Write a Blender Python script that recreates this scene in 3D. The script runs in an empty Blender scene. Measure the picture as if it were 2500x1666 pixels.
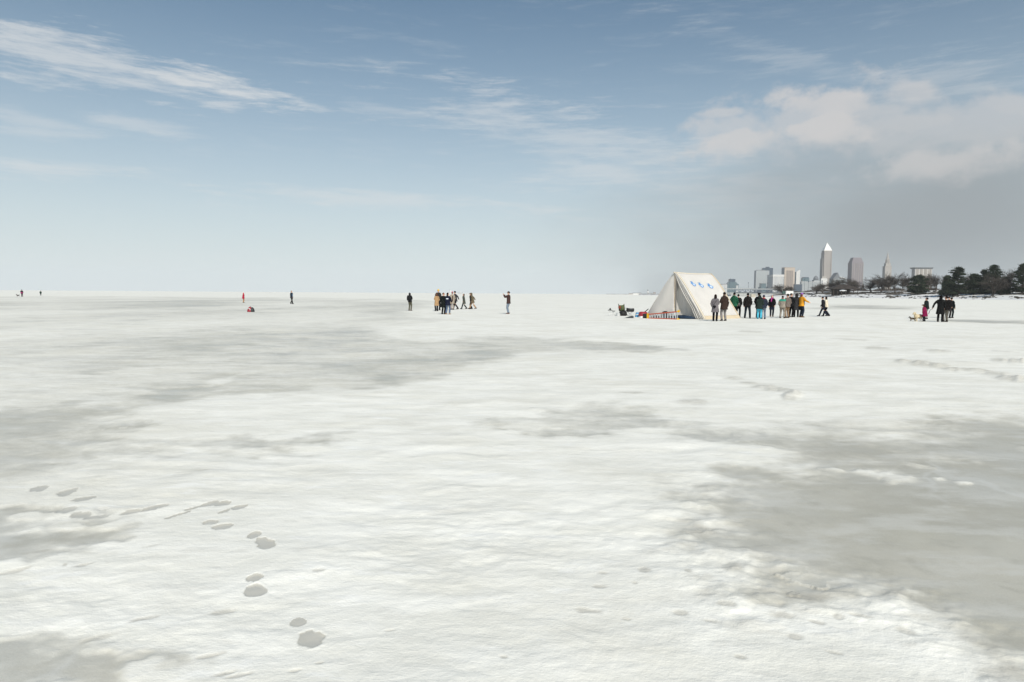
import bpy, math, random
import numpy as np
from mathutils import Vector, Matrix

SC = bpy.context.scene
COL = SC.collection
R = math.radians

# ------------------------------------------------------------------ camera
F = 1667.0                     # focal length in pixels of a 2500 px wide frame (24 mm)
EYE = 1.68
PITCH, ROLL = R(3.995), R(0.386)
f0 = np.array([0, math.cos(PITCH), -math.sin(PITCH)])
u0 = np.array([0, math.sin(PITCH), math.cos(PITCH)])
r0 = np.array([1.0, 0, 0])
cu = math.cos(ROLL) * u0 - math.sin(ROLL) * r0
cr = math.cos(ROLL) * r0 + math.sin(ROLL) * u0
cam = bpy.data.cameras.new('camera'); cam.lens = 24.0; cam.sensor_width = 36.0
cam.clip_start = 0.1; cam.clip_end = 60000
camo = bpy.data.objects.new('camera', cam); COL.objects.link(camo)
M = Matrix.Identity(4)
for i in range(3):
    M[i][0] = cr[i]; M[i][1] = cu[i]; M[i][2] = -f0[i]
M[2][3] = EYE
camo.matrix_world = M
SC.camera = camo

def ray(px, py):
    return f0 + cr * ((px - 1250) / F) + cu * ((833 - py) / F)
def ground(px, py):
    d = ray(px, py); t = -EYE / d[2]
    return (d[0] * t, d[1] * t)
def at(px, py, D):                # point at ground distance D (along y) on that sight line
    d = ray(px, py); t = D / d[1]
    return (d[0] * t, D, EYE + d[2] * t)
def hor(px):                      # picture height of the horizon
    return 716.6 + (px - 1250) * math.tan(ROLL)

# ------------------------------------------------------------------ light
SUN_AZ, SUN_EL = 166.0, 40.0     # clockwise from +Y
sl = bpy.data.lights.new('sun', 'SUN'); sl.energy = 3.6; sl.angle = R(0.6); sl.color = (1.0, 0.95, 0.87)
so = bpy.data.objects.new('sun', sl); COL.objects.link(so)
sdir = Vector((math.sin(R(SUN_AZ)) * math.cos(R(SUN_EL)), math.cos(R(SUN_AZ)) * math.cos(R(SUN_EL)), math.sin(R(SUN_EL))))
so.rotation_euler = sdir.to_track_quat('Z', 'Y').to_euler()

W = bpy.data.worlds.new('World'); SC.world = W; W.use_nodes = True
NT = W.node_tree; NT.nodes.clear()
def N(nt, t, **kw):
    n = nt.nodes.new(t)
    for k, v in kw.items(): setattr(n, k, v)
    return n
def link(nt, a, b): nt.links.new(a, b)
def mth(nt, op, a, b=None, c=None, clamp=False):
    n = N(nt, 'ShaderNodeMath', operation=op, use_clamp=clamp)
    for i, v in enumerate((a, b, c)):
        if v is None: continue
        if isinstance(v, (int, float)): n.inputs[i].default_value = v
        else: link(nt, v, n.inputs[i])
    return n.outputs[0]
def mixc(nt, fac, a, b, mode='MIX'):
    n = N(nt, 'ShaderNodeMix', data_type='RGBA', blend_type=mode)
    for s, v in ((n.inputs[0], fac), (n.inputs[6], a), (n.inputs[7], b)):
        if isinstance(v, (int, float)): s.default_value = v
        elif isinstance(v, tuple): s.default_value = (*v, 1) if len(v) == 3 else v
        else: link(nt, v, s)
    return n.outputs[2]
def sstep(nt, v, lo, hi):
    n = N(nt, 'ShaderNodeMapRange', interpolation_type='SMOOTHSTEP')
    link(nt, v, n.inputs[0]); n.inputs[1].default_value = lo; n.inputs[2].default_value = hi
    return n.outputs[0]
def dotc(nt, v, c):
    n = N(nt, 'ShaderNodeVectorMath', operation='DOT_PRODUCT')
    link(nt, v, n.inputs[0]); n.inputs[1].default_value = tuple(c)
    return n.outputs['Value']

def build_sky():
    nt = NT
    tc = N(nt, 'ShaderNodeTexCoord'); D = tc.outputs['Generated']
    sep = N(nt, 'ShaderNodeSeparateXYZ'); link(nt, D, sep.inputs[0])
    z = sep.outputs[2]
    sky = N(nt, 'ShaderNodeTexSky', sky_type='NISHITA')
    sky.sun_disc = False; sky.sun_elevation = R(SUN_EL); sky.sun_rotation = R(SUN_AZ)
    sky.altitude = 200; sky.air_density = 1.0; sky.dust_density = 0.6; sky.ozone_density = 1.6
    hs = N(nt, 'ShaderNodeHueSaturation'); hs.inputs['Saturation'].default_value = 0.86
    hs.inputs['Value'].default_value = SKY_V
    link(nt, sky.outputs[0], hs.inputs['Color'])
    col = mixc(nt, 1.0, hs.outputs[0], (.58, 1.02, 1.20), 'MULTIPLY')
    # pale winter haze low over the lake, the same all round
    zz = mth(nt, 'MAXIMUM', z, 0.0)
    hz = mth(nt, 'POWER', 2.718, mth(nt, 'MULTIPLY', mth(nt, 'POWER', mth(nt, 'MULTIPLY', zz, 1 / 0.24), 1.6), -1.0))
    col = mixc(nt, mth(nt, 'MULTIPLY', hz, 0.92), col, HAZE_C)
    # noise fields in direction space
    def noise(vec_scale, scale, detail, rough, off=(0, 0, 0), rot=(0, 0, 0), dist=0.0):
        mp = N(nt, 'ShaderNodeMapping'); mp.vector_type = 'POINT'
        mp.inputs['Scale'].default_value = vec_scale; mp.inputs['Location'].default_value = off
        mp.inputs['Rotation'].default_value = rot
        link(nt, D, mp.inputs[0])
        no = N(nt, 'ShaderNodeTexNoise', noise_dimensions='3D')
        no.inputs['Scale'].default_value = scale; no.inputs['Detail'].default_value = detail
        no.inputs['Roughness'].default_value = rough; no.inputs['Distortion'].default_value = dist
        link(nt, mp.outputs[0], no.inputs['Vector'])
        return no.outputs[0]
    def patch(px, py, rx, ry, slope):
        c = ray(px, py); c = c / np.linalg.norm(c)
        a = R(slope)                           # slope > 0 falls to the right
        t1 = math.cos(a) * cr - math.sin(a) * cu
        t1 = t1 - c * t1.dot(c); t1 /= np.linalg.norm(t1)
        t2 = np.cross(t1, c); t2 *= -1 if t2[2] < 0 else 1
        k = np.linalg.norm(ray(px, py)) * F
        u = mth(nt, 'MULTIPLY', mth(nt, 'SUBTRACT', dotc(nt, D, t1), 0.0), k / rx)
        v = mth(nt, 'MULTIPLY', dotc(nt, D, t2), k / ry)
        q = mth(nt, 'ADD', mth(nt, 'MULTIPLY', u, u), mth(nt, 'MULTIPLY', v, v))
        m = mth(nt, 'SUBTRACT', 1.0, mth(nt, 'SQRT', q))
        front = mth(nt, 'GREATER_THAN', dotc(nt, D, c), 0.3)
        m = mth(nt, 'SUBTRACT', mth(nt, 'MULTIPLY', mth(nt, 'ADD', m, 4.0), front), 4.0)
        return m, v
    # thin streaky cirrus
    # direction noise stretched along the drift of the streaks (falls to the right)
    cz = R(10)
    ci = noise((1.0, 1.0, 6.5), 5.0, 7.0, 0.66, off=(3.1, 0.4, 1.0), rot=(0, cz, 0), dist=0.5)
    ci2 = noise((1.0, 1.0, 9.0), 14.0, 6.0, 0.7, off=(0.3, 2.4, 5.0), rot=(0, cz, 0), dist=0.3)
    cin = mth(nt, 'ADD', mth(nt, 'MULTIPLY', ci, 0.52), mth(nt, 'MULTIPLY', ci2, 0.48))
    def cirrus(col, specs, amp, color):
        best = None
        for (px, py, rx, ry, sl_, op) in specs:
            m, v = patch(px, py, rx, ry, sl_)
            s = mth(nt, 'ADD', mth(nt, 'MULTIPLY', m, 1.0), mth(nt, 'MULTIPLY', mth(nt, 'SUBTRACT', cin, 0.5), amp))
            a = mth(nt, 'MULTIPLY', sstep(nt, s, 0.05, 1.15), op)
            best = a if best is None else mth(nt, 'MAXIMUM', best, a)
        return mixc(nt, best, col, color)
    # faint background cirrus over the whole sky
    gen = mth(nt, 'MULTIPLY', sstep(nt, cin, 0.50, 0.72), 0.16)
    col = mixc(nt, gen, col, CLOUD_C)
    col = cirrus(col, [
        (180, 150, 440, 90, 12, .62), (520, 205, 300, 52, 10, .78), (300, 195, 380, 40, 10, .55), (540, 257, 95, 13, 6, .6), (700, 235, 120, 20, 16, .6),
        (60, 300, 170, 60, 14, .3), (330, 305, 190, 26, 9, .35), (130, 415, 330, 36, 3, .5),
        (930, 265, 190, 26, 14, .22), (1380, 330, 480, 95, 12, .42), (1480, 425, 330, 50, 6, .42),
        (950, 492, 480, 32, 4, .4), (1750, 480, 320, 60, 3, .35),
        (1950, 150, 350, 40, 18, .15), (2300, 190, 380, 50, -10, .22)], 5.2, CLOUD_C)
    # grey stratus bank over the city, beyond the frame on the right as well
    m, v = patch(2280, 560, 900, 300, -6)
    sn = noise((1, 1, 2.5), 3.0, 4.0, 0.55, off=(1.7, 3.3, 0.2))
    s = mth(nt, 'ADD', m, mth(nt, 'MULTIPLY', mth(nt, 'SUBTRACT', sn, 0.5), 0.9))
    col = mixc(nt, mth(nt, 'MULTIPLY', sstep(nt, s, -0.25, 0.95), 0.86), col, BANK_C)
    # cumulus heads on the bank
    cn = noise((1, 1, 1.5), 15.0, 8.0, 0.6, off=(0.7, 1.1, 2.2))
    best = None; 
    for (px, py, rx, ry, sl_, op) in [(2000, 305, 380, 95, -6, .5), (2360, 330, 300, 110, -4, .42), (2020, 262, 200, 60, -3, .72), (1810, 352, 200, 45, -12, .7), (2010, 325, 190, 60, -8, .75), (1770, 278, 85, 20, -4, .55), (2225, 240, 120, 45, 2, .5),
                                      (2340, 395, 260, 62, -8, .55), (2470, 265, 110, 42, 6, .5), (2180, 310, 190, 50, 0, .5)]:
        m, v = patch(px, py, rx, ry, sl_)
        s = mth(nt, 'ADD', m, mth(nt, 'MULTIPLY', mth(nt, 'SUBTRACT', cn, 0.5), 2.7))
        hi = sstep(nt, s, -0.05, 0.62); lo = sstep(nt, s, -0.1, 1.1)
        k_ = sstep(nt, v, -0.5, 0.45)
        top = mth(nt, 'ADD', mth(nt, 'MULTIPLY', hi, k_), mth(nt, 'MULTIPLY', lo, mth(nt, 'SUBTRACT', 1.0, k_)))
        a = mth(nt, 'MULTIPLY', top, op)
        best = a if best is None else mth(nt, 'MAXIMUM', best, a)
    col = mixc(nt, best, col, CUMU_C)
    bg = N(nt, 'ShaderNodeBackground'); bg.inputs[1].default_value = SKY_S
    link(nt, col, bg.inputs[0])
    out = N(nt, 'ShaderNodeOutputWorld'); link(nt, bg.outputs[0], out.inputs[0])
HAZE_D = 0.000055
SKY_S = 0.10
SKY_V = 0.56
HAZE_C = (6.45, 6.95, 6.95)
CLOUD_C = (6.4, 6.55, 6.6)
BANK_C = (2.75, 3.0, 3.15)
CUMU_C = (6.15, 5.85, 5.65)
build_sky()

vs = SC.view_settings
vs.view_transform = 'Standard'; vs.look = 'None'; vs.exposure = 0.14; vs.gamma = 1.0; vs.use_curve_mapping = False
SC.render.engine = 'CYCLES'
SC.cycles.use_denoising = True
SC.cycles.max_bounces = 6; SC.cycles.diffuse_bounces = 3; SC.cycles.glossy_bounces = 3
SC.cycles.volume_bounces = 1; SC.cycles.transparent_max_bounces = 8

# ------------------------------------------------------------------ helpers
def mat(name, color, rough=0.85, spec=0.3, var=0.0, vscale=8.0, bump=0.0, bscale=40.0, metal=0.0, trans=0.0):
    m = bpy.data.materials.get(name)
    if m: return m
    m = bpy.data.materials.new(name); m.use_nodes = True
    nt = m.node_tree; b = nt.nodes['Principled BSDF']
    b.inputs['Base Color'].default_value = (*color, 1)
    b.inputs['Roughness'].default_value = rough
    b.inputs['Specular IOR Level'].default_value = spec
    b.inputs['Metallic'].default_value = metal
    tc = N(nt, 'ShaderNodeTexCoord')
    if var:
        no = N(nt, 'ShaderNodeTexNoise'); no.inputs['Scale'].default_value = vscale; no.inputs['Detail'].default_value = 5
        link(nt, tc.outputs['Object'], no.inputs['Vector'])
        mr = N(nt, 'ShaderNodeMapRange'); link(nt, no.outputs[0], mr.inputs[0])
        mr.inputs[1].default_value = 0.3; mr.inputs[2].default_value = 0.7
        mr.inputs[3].default_value = 1 - var; mr.inputs[4].default_value = 1 + var
        mx = N(nt, 'ShaderNodeVectorMath', operation='SCALE'); mx.inputs[0].default_value = color
        link(nt, mr.outputs[0], mx.inputs['Scale']); link(nt, mx.outputs[0], b.inputs['Base Color'])
    if bump:
        no = N(nt, 'ShaderNodeTexNoise'); no.inputs['Scale'].default_value = bscale; no.inputs['Detail'].default_value = 4
        link(nt, tc.outputs['Object'], no.inputs['Vector'])
        bp = N(nt, 'ShaderNodeBump'); bp.inputs['Strength'].default_value = bump; bp.inputs['Distance'].default_value = 0.02
        link(nt, no.outputs[0], bp.inputs['Height']); link(nt, bp.outputs[0], b.inputs['Normal'])
    if trans:
        tr = N(nt, 'ShaderNodeBsdfTranslucent'); tr.inputs[0].default_value = (*color, 1)
        ms = N(nt, 'ShaderNodeMixShader'); ms.inputs[0].default_value = trans
        out = nt.nodes['Material Output']
        link(nt, b.outputs[0], ms.inputs[1]); link(nt, tr.outputs[0], ms.inputs[2]); link(nt, ms.outputs[0], out.inputs[0])
    return m
def srgb(r, g, b):
    def c(v):
        v /= 255.0
        return v / 12.92 if v <= 0.04045 else ((v + 0.055) / 1.055) ** 2.4
    return (c(r), c(g), c(b))

class MB:                                   # collects vertices and faces of one mesh
    def __init__(s): s.v = []; s.f = []; s.mi = []; s.cur = 0
    def add(s, vs_, fs):
        o = len(s.v); s.v += [tuple(map(float, p)) for p in vs_]
        s.f += [tuple(i + o for i in f) for f in fs]; s.mi += [s.cur] * len(fs)
    def box(s, c, d, rz=0.0, taper=1.0, tilt=None):
        x, y, z = (k / 2 for k in d); P = []
        for sz in (-1, 1):
            k = taper if sz > 0 else 1
            for sx, sy in ((-1, -1), (1, -1), (1, 1), (-1, 1)):
                P.append(Vector((sx * x * k, sy * y * k, sz * z)))
        m = Matrix.Rotation(rz, 3, 'Z')
        if tilt is not None: m = tilt
        P = [m @ p + Vector(c) for p in P]
        s.add(P, [(3, 2, 1, 0), (4, 5, 6, 7), (0, 1, 5, 4), (1, 2, 6, 5), (2, 3, 7, 6), (3, 0, 4, 7)])
    def loft(s, rings, close=True):         # rings: lists of equal numbers of points
        n = len(rings[0]); V = [p for r_ in rings for p in r_]; Fc = []
        for i in range(len(rings) - 1):
            for j in range(n):
                a, b = i * n + j, i * n + (j + 1) % n
                Fc.append((a, b, b + n, a + n))
        if close:
            Fc.append(tuple(range(n - 1, -1, -1))); k = (len(rings) - 1) * n
            Fc.append(tuple(range(k, k + n)))
        s.add(V, Fc)
    def tube(s, pts, rad, n=6, round_=False):
        pts = [Vector(p) for p in pts]
        if isinstance(rad, (int, float)): rad = [rad] * len(pts)
        if round_:
            d0 = (pts[0] - pts[1]).normalized(); d1 = (pts[-1] - pts[-2]).normalized()
            pts = [pts[0] + d0 * rad[0] * .85, pts[0] + d0 * rad[0] * .45] + pts + [pts[-1] + d1 * rad[-1] * .45, pts[-1] + d1 * rad[-1] * .85]
            rad = [rad[0] * .35, rad[0] * .8] + list(rad) + [rad[-1] * .8, rad[-1] * .35]
        rings = []
        for i, p in enumerate(pts):
            d = (pts[min(i + 1, len(pts) - 1)] - pts[max(i - 1, 0)]).normalized()
            a = d.orthogonal().normalized() if abs(d.z) > .95 else d.cross(Vector((0, 0, 1))).normalized()
            if abs(d.z) > .95:
                a = (Vector((1, 0, 0)) - d * d.x).normalized()
            b = d.cross(a)
            rings.append([p + (a * math.cos(2 * math.pi * k / n) + b * math.sin(2 * math.pi * k / n)) * rad[i] for k in range(n)])
        s.loft(rings)
    def ell(s, c, rr, nu=10, nv=7, m=None, zmin=-1.0):
        c = Vector(c); V = []; Fc = []
        for j in range(nv + 1):
            t = -math.pi / 2 + math.pi * j / nv
            zz = max(math.sin(t), zmin)
            for i in range(nu):
                a = 2 * math.pi * i / nu
                p = Vector((math.cos(t) * math.cos(a) * rr[0], math.cos(t) * math.sin(a) * rr[1], zz * rr[2]))
                if m is not None: p = m @ p
                V.append(p + c)
        for j in range(nv):
            for i in range(nu):
                a, b = j * nu + i, j * nu + (i + 1) % nu
                Fc.append((a, b, b + nu, a + nu))
        s.add(V, Fc)
    def build(s, name, m, parent=None, smooth=False, remesh=0.0, rsmooth=0):
        me = bpy.data.meshes.new(name); me.from_pydata(s.v, [], s.f)
        for mm in (m if isinstance(m, (list, tuple)) else [m]): me.materials.append(mm)
        if any(s.mi): me.polygons.foreach_set('material_index', s.mi)
        me.validate(); me.update()
        if smooth: me.polygons.foreach_set('use_smooth', [True] * len(me.polygons))
        o = bpy.data.objects.new(name, me); COL.objects.link(o)
        if parent is not None: o.parent = parent
        if remesh:
            r_ = o.modifiers.new('remesh', 'REMESH'); r_.mode = 'VOXEL'; r_.voxel_size = remesh; r_.use_smooth_shade = True
            if rsmooth:
                q = o.modifiers.new('smooth', 'SMOOTH'); q.iterations = rsmooth; q.factor = 0.5
        return o
def empty(name, loc, rz=0.0):
    o = bpy.data.objects.new(name, None); COL.objects.link(o); o.location = loc; o.rotation_euler = (0, 0, rz)
    o.empty_display_size = .2
    return o
def tag(o, label=None, cat=None, group=None, kind=None):
    if label: o['label'] = label
    if cat: o['category'] = cat
    if group: o['group'] = group
    if kind: o['kind'] = kind
    return o

# ------------------------------------------------------------------ noise
def _h(ix, iy, seed):
    h = (ix.astype(np.int64) * 374761393 + iy.astype(np.int64) * 668265263 + seed * 1442695041) & 0x7fffffff
    h = ((h ^ (h >> 13)) * 1274126177) & 0x7fffffff
    return ((h ^ (h >> 16)) & 0xffff) / 65535.0
def perlin(x, y, seed=0):
    ix = np.floor(x); iy = np.floor(y); fx = x - ix; fy = y - iy
    ux = fx * fx * fx * (fx * (fx * 6 - 15) + 10); uy = fy * fy * fy * (fy * (fy * 6 - 15) + 10)
    def g(a, b):
        an = _h(ix + a, iy + b, seed) * 2 * np.pi
        return np.cos(an) * (fx - a) + np.sin(an) * (fy - b)
    return ((g(0, 0) * (1 - ux) + g(1, 0) * ux) * (1 - uy) + (g(0, 1) * (1 - ux) + g(1, 1) * ux) * uy) * 1.5
def fbm(x, y, octv=4, seed=0, gain=0.5):
    s = 0; a = 1.0; t = 0
    for i in range(octv):
        s = s + perlin(x * 2 ** i + 17.3 * i, y * 2 ** i - 9.1 * i, seed + i) * a; t += a; a *= gain
    return s / t
def sm(x, lo, hi):
    t = np.clip((x - lo) / (hi - lo), 0, 1); return t * t * (3 - 2 * t)

# ------------------------------------------------------------------ ice and snow sheet
def conf(x, y):                       # ground plane as bearing and log-distance (keeps shapes)
    return np.arctan2(x, y), np.log(np.hypot(x, y))
def poly_sd(th, lr, poly):
    pts = [conf(*[np.array(v) for v in ground(*p)]) for p in poly]
    pts = [(float(a), float(b)) for a, b in pts]
    d = np.full(th.shape, 1e9); ins = np.zeros(th.shape, bool)
    for (ax, ay), (bx, by) in zip(pts, pts[1:] + pts[:1]):
        ex, ey = bx - ax, by - ay; L = ex * ex + ey * ey + 1e-12
        t = np.clip(((th - ax) * ex + (lr - ay) * ey) / L, 0, 1)
        d = np.minimum(d, np.hypot(th - ax - t * ex, lr - ay - t * ey))
        c = ((ay > lr) != (by > lr)) & (th < ex * (lr - ay) / (ey if abs(ey) > 1e-9 else 1e-9) + ax)
        ins ^= c
    return np.where(ins, d, -d)
def wel(x, y, px, py, rx, ry, ang=0.0):   # distance field of an ellipse on the ground (1 at its rim)
    gx, gy = ground(px, py); r_ = math.hypot(gx, gy)
    a = rx * gy / F; b = ry * gy * gy / (F * EYE)
    t = math.atan2(gx, gy)
    ux, uy = math.cos(t), -math.sin(t)
    dx, dy = x - gx, y - gy
    p = dx * ux + dy * uy; q = dx * math.sin(t) + dy * math.cos(t)
    if ang:
        c, s = math.cos(ang), math.sin(ang); p, q = p * c + q * s, -p * s + q * c
    return np.hypot(p / a, q / b)

ICE = [  # outline in sight-line points, strength, softness, edge raggedness
    ([(-900, 723), (300, 724), (900, 728), (1130, 736), (1030, 770), (1110, 783), (980, 800), (1000, 826), (1250, 846), (1300, 872), (1180, 905), (1080, 935), (960, 957), (760, 968), (590, 976), (470, 986), (330, 1010), (300, 1050), (120, 1110), (-300, 1150), (-900, 1050)], .46, .055, .06),
    ([(-900, 985), (330, 1000), (420, 1045), (640, 1052), (800, 1075), (740, 1110), (560, 1128), (380, 1140), (160, 1190), (-60, 1240), (-700, 1300)], .74, .14, .14),
    ([(960, 838), (1090, 818), (1280, 820), (1500, 838), (1650, 852), (1500, 860), (1250, 860), (1030, 852)], .50, .06, .07),
    ([(1600, 1062), (1680, 1040), (1860, 1052), (2000, 1040), (2150, 1060), (2500, 1030), (3200, 1000), (3300, 1900), (2600, 1750), (2440, 1640), (2330, 1560), (2190, 1480), (2040, 1485), (1900, 1492), (1830, 1430), (1790, 1370), (1700, 1330), (1660, 1270), (1690, 1190), (1740, 1140), (1900, 1150), (1850, 1110), (1720, 1090)], .86, .17, .11),
    ([(1280, 1000), (1480, 985), (1640, 1010), (1700, 1050), (1620, 1090), (1400, 1080), (1260, 1050)], .50, .10, .20),
    ([(-400, 1535), (90, 1550), (210, 1610), (330, 1700), (100, 1900), (-400, 1900)], .72, .08, .18),
    ([(-400, 1215), (120, 1255), (290, 1292), (210, 1350), (80, 1400), (-400, 1440)], .88, .08, .14),
    ([(-500, 1180), (60, 1200), (330, 1300), (250, 1420), (120, 1520), (-500, 1600)], .42, .14, .2),
    ([(1960, 742), (2240, 748), (2250, 757), (1990, 755)], .55, .05, .1),
    ([(2180, 780), (2330, 781), (2900, 790), (2900, 800), (2400, 791)], .7, .03, .1),
    ([(1640, 735), (1900, 740), (2020, 741), (1990, 746), (1800, 744), (1650, 742)], .5, .05, .1),
]
SNOWP = [  # snow lying on the ice
    ([(1400, 1530), (1700, 1500), (1850, 1486), (1990, 1494), (2060, 1482), (2190, 1478), (2290, 1535), (2390, 1605), (2520, 1700), (2300, 1900), (1400, 1900)], 1.0, .035, .05),
    ([(455, 945), (520, 918), (610, 903), (690, 902), (640, 918), (560, 945), (500, 956)], .75, .03, .05),
    ([(2100, 1150), (2200, 1135), (2230, 1178), (2170, 1182)], .74, .03, .05),
    ([(1920, 1142), (2080, 1140), (2230, 1160), (2240, 1180), (2180, 1176), (2060, 1160)], .72, .03, .06),
    ([(2320, 1176), (2400, 1173), (2405, 1187), (2330, 1188)], .86, .014, .035),
    ([(2270, 1165), (2310, 1163), (2312, 1174), (2285, 1176)], .86, .014, .035),
    ([(2460, 1182), (2495, 1180), (2498, 1197), (2465, 1196)], .86, .014, .035),
    ([(2180, 1140), (2380, 1120), (2700, 1130), (2700, 1172), (2500, 1170), (2420, 1165), (2330, 1160)], .62, .06, .2),
    ([(-600, 836), (160, 840), (420, 846), (330, 868), (100, 872), (-600, 865)], .6, .04, .1),
    ([(700, 785), (1000, 778), (1120, 783), (1000, 797), (760, 797)], .5, .04, .08),
    ([(-900, 758), (350, 757), (420, 762), (-900, 765)], .5, .02, .06),
    ([(1000, 868), (1280, 856), (1300, 870), (1100, 880)], .45, .03, .08),
]
PRINTS = [  # bootprints melted down to the wet ice: px, py, half width, half height, turn
    (755, 1566, 31, 22, .1), (728, 1523, 18, 11, 0), (624, 1449, 27, 16, 0), (622, 1416, 18, 8, .2),
    (652, 1336, 23, 14, -.2), (637, 1325, 14, 9, 0), (622, 1311, 14, 10, -.3), (545, 1291, 24, 8, -.5), (517, 1281, 22, 6, -.5),
    (585, 1243, 26, 4.5, .8), (548, 1253, 22, 3, .8), (545, 1234, 16, 6, -.5), (515, 1234, 26, 5, .6), (470, 1246, 26, 3, .7),
    (320, 1255, 22, 7, -.3), (378, 1245, 34, 5, .4), (165, 1250, 22, 8, -.5), (195, 1262, 24, 7, -.4), (235, 1266, 24, 4, -.1),
    (165, 1206, 19, 11, -.3), (205, 1222, 26, 4.5, .05), (97, 1197, 20, 8, 0), (435, 1262, 38, 2.2, .6)]
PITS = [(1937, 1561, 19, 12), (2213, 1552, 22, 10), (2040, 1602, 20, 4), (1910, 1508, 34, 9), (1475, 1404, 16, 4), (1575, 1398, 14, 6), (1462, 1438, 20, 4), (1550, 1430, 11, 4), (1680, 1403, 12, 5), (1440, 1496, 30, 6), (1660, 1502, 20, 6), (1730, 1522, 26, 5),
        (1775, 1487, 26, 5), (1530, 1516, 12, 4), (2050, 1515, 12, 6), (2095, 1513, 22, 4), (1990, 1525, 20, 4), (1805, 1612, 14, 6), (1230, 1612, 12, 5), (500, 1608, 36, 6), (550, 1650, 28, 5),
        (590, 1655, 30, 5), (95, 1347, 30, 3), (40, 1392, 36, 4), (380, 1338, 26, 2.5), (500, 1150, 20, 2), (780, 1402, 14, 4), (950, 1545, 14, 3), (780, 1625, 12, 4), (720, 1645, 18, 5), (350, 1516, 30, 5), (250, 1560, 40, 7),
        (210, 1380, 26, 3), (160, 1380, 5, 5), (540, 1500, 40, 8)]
CLODS = [  # dirty broken snow: px, py, half width, half height, height in metres
    (1790, 925, 22, 4, .035), (1830, 938, 26, 4, .06), (1870, 948, 28, 5, .08), (1905, 958, 28, 6, .09), (1940, 968, 20, 9, .12), (1925, 975, 18, 7, .1),
    (2205, 883, 18, 5, .10), (2240, 888, 26, 5, .12), (2285, 894, 30, 5, .11), (2320, 902, 24, 5, .09), (2360, 904, 34, 4, .08), (2400, 908, 28, 4, .07),
    (2440, 915, 26, 5, .1), (2470, 925, 36, 8, .12), (2495, 930, 20, 6, .12), (2440, 884, 20, 4, .12), (2474, 886, 10, 6, .16), (2494, 886, 10, 5, .14),
    (2290, 862, 26, 2.5, .06), (2450, 862, 26, 2.5, .08), (2140, 850, 26, 3, .05), (1830, 810, 26, 2, .03), (1550, 963, 34, 3, .02), (1690, 985, 40, 6, .015), (2080, 830, 40, 2, .03), (1790, 1395, 24, 14, .02)]

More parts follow.
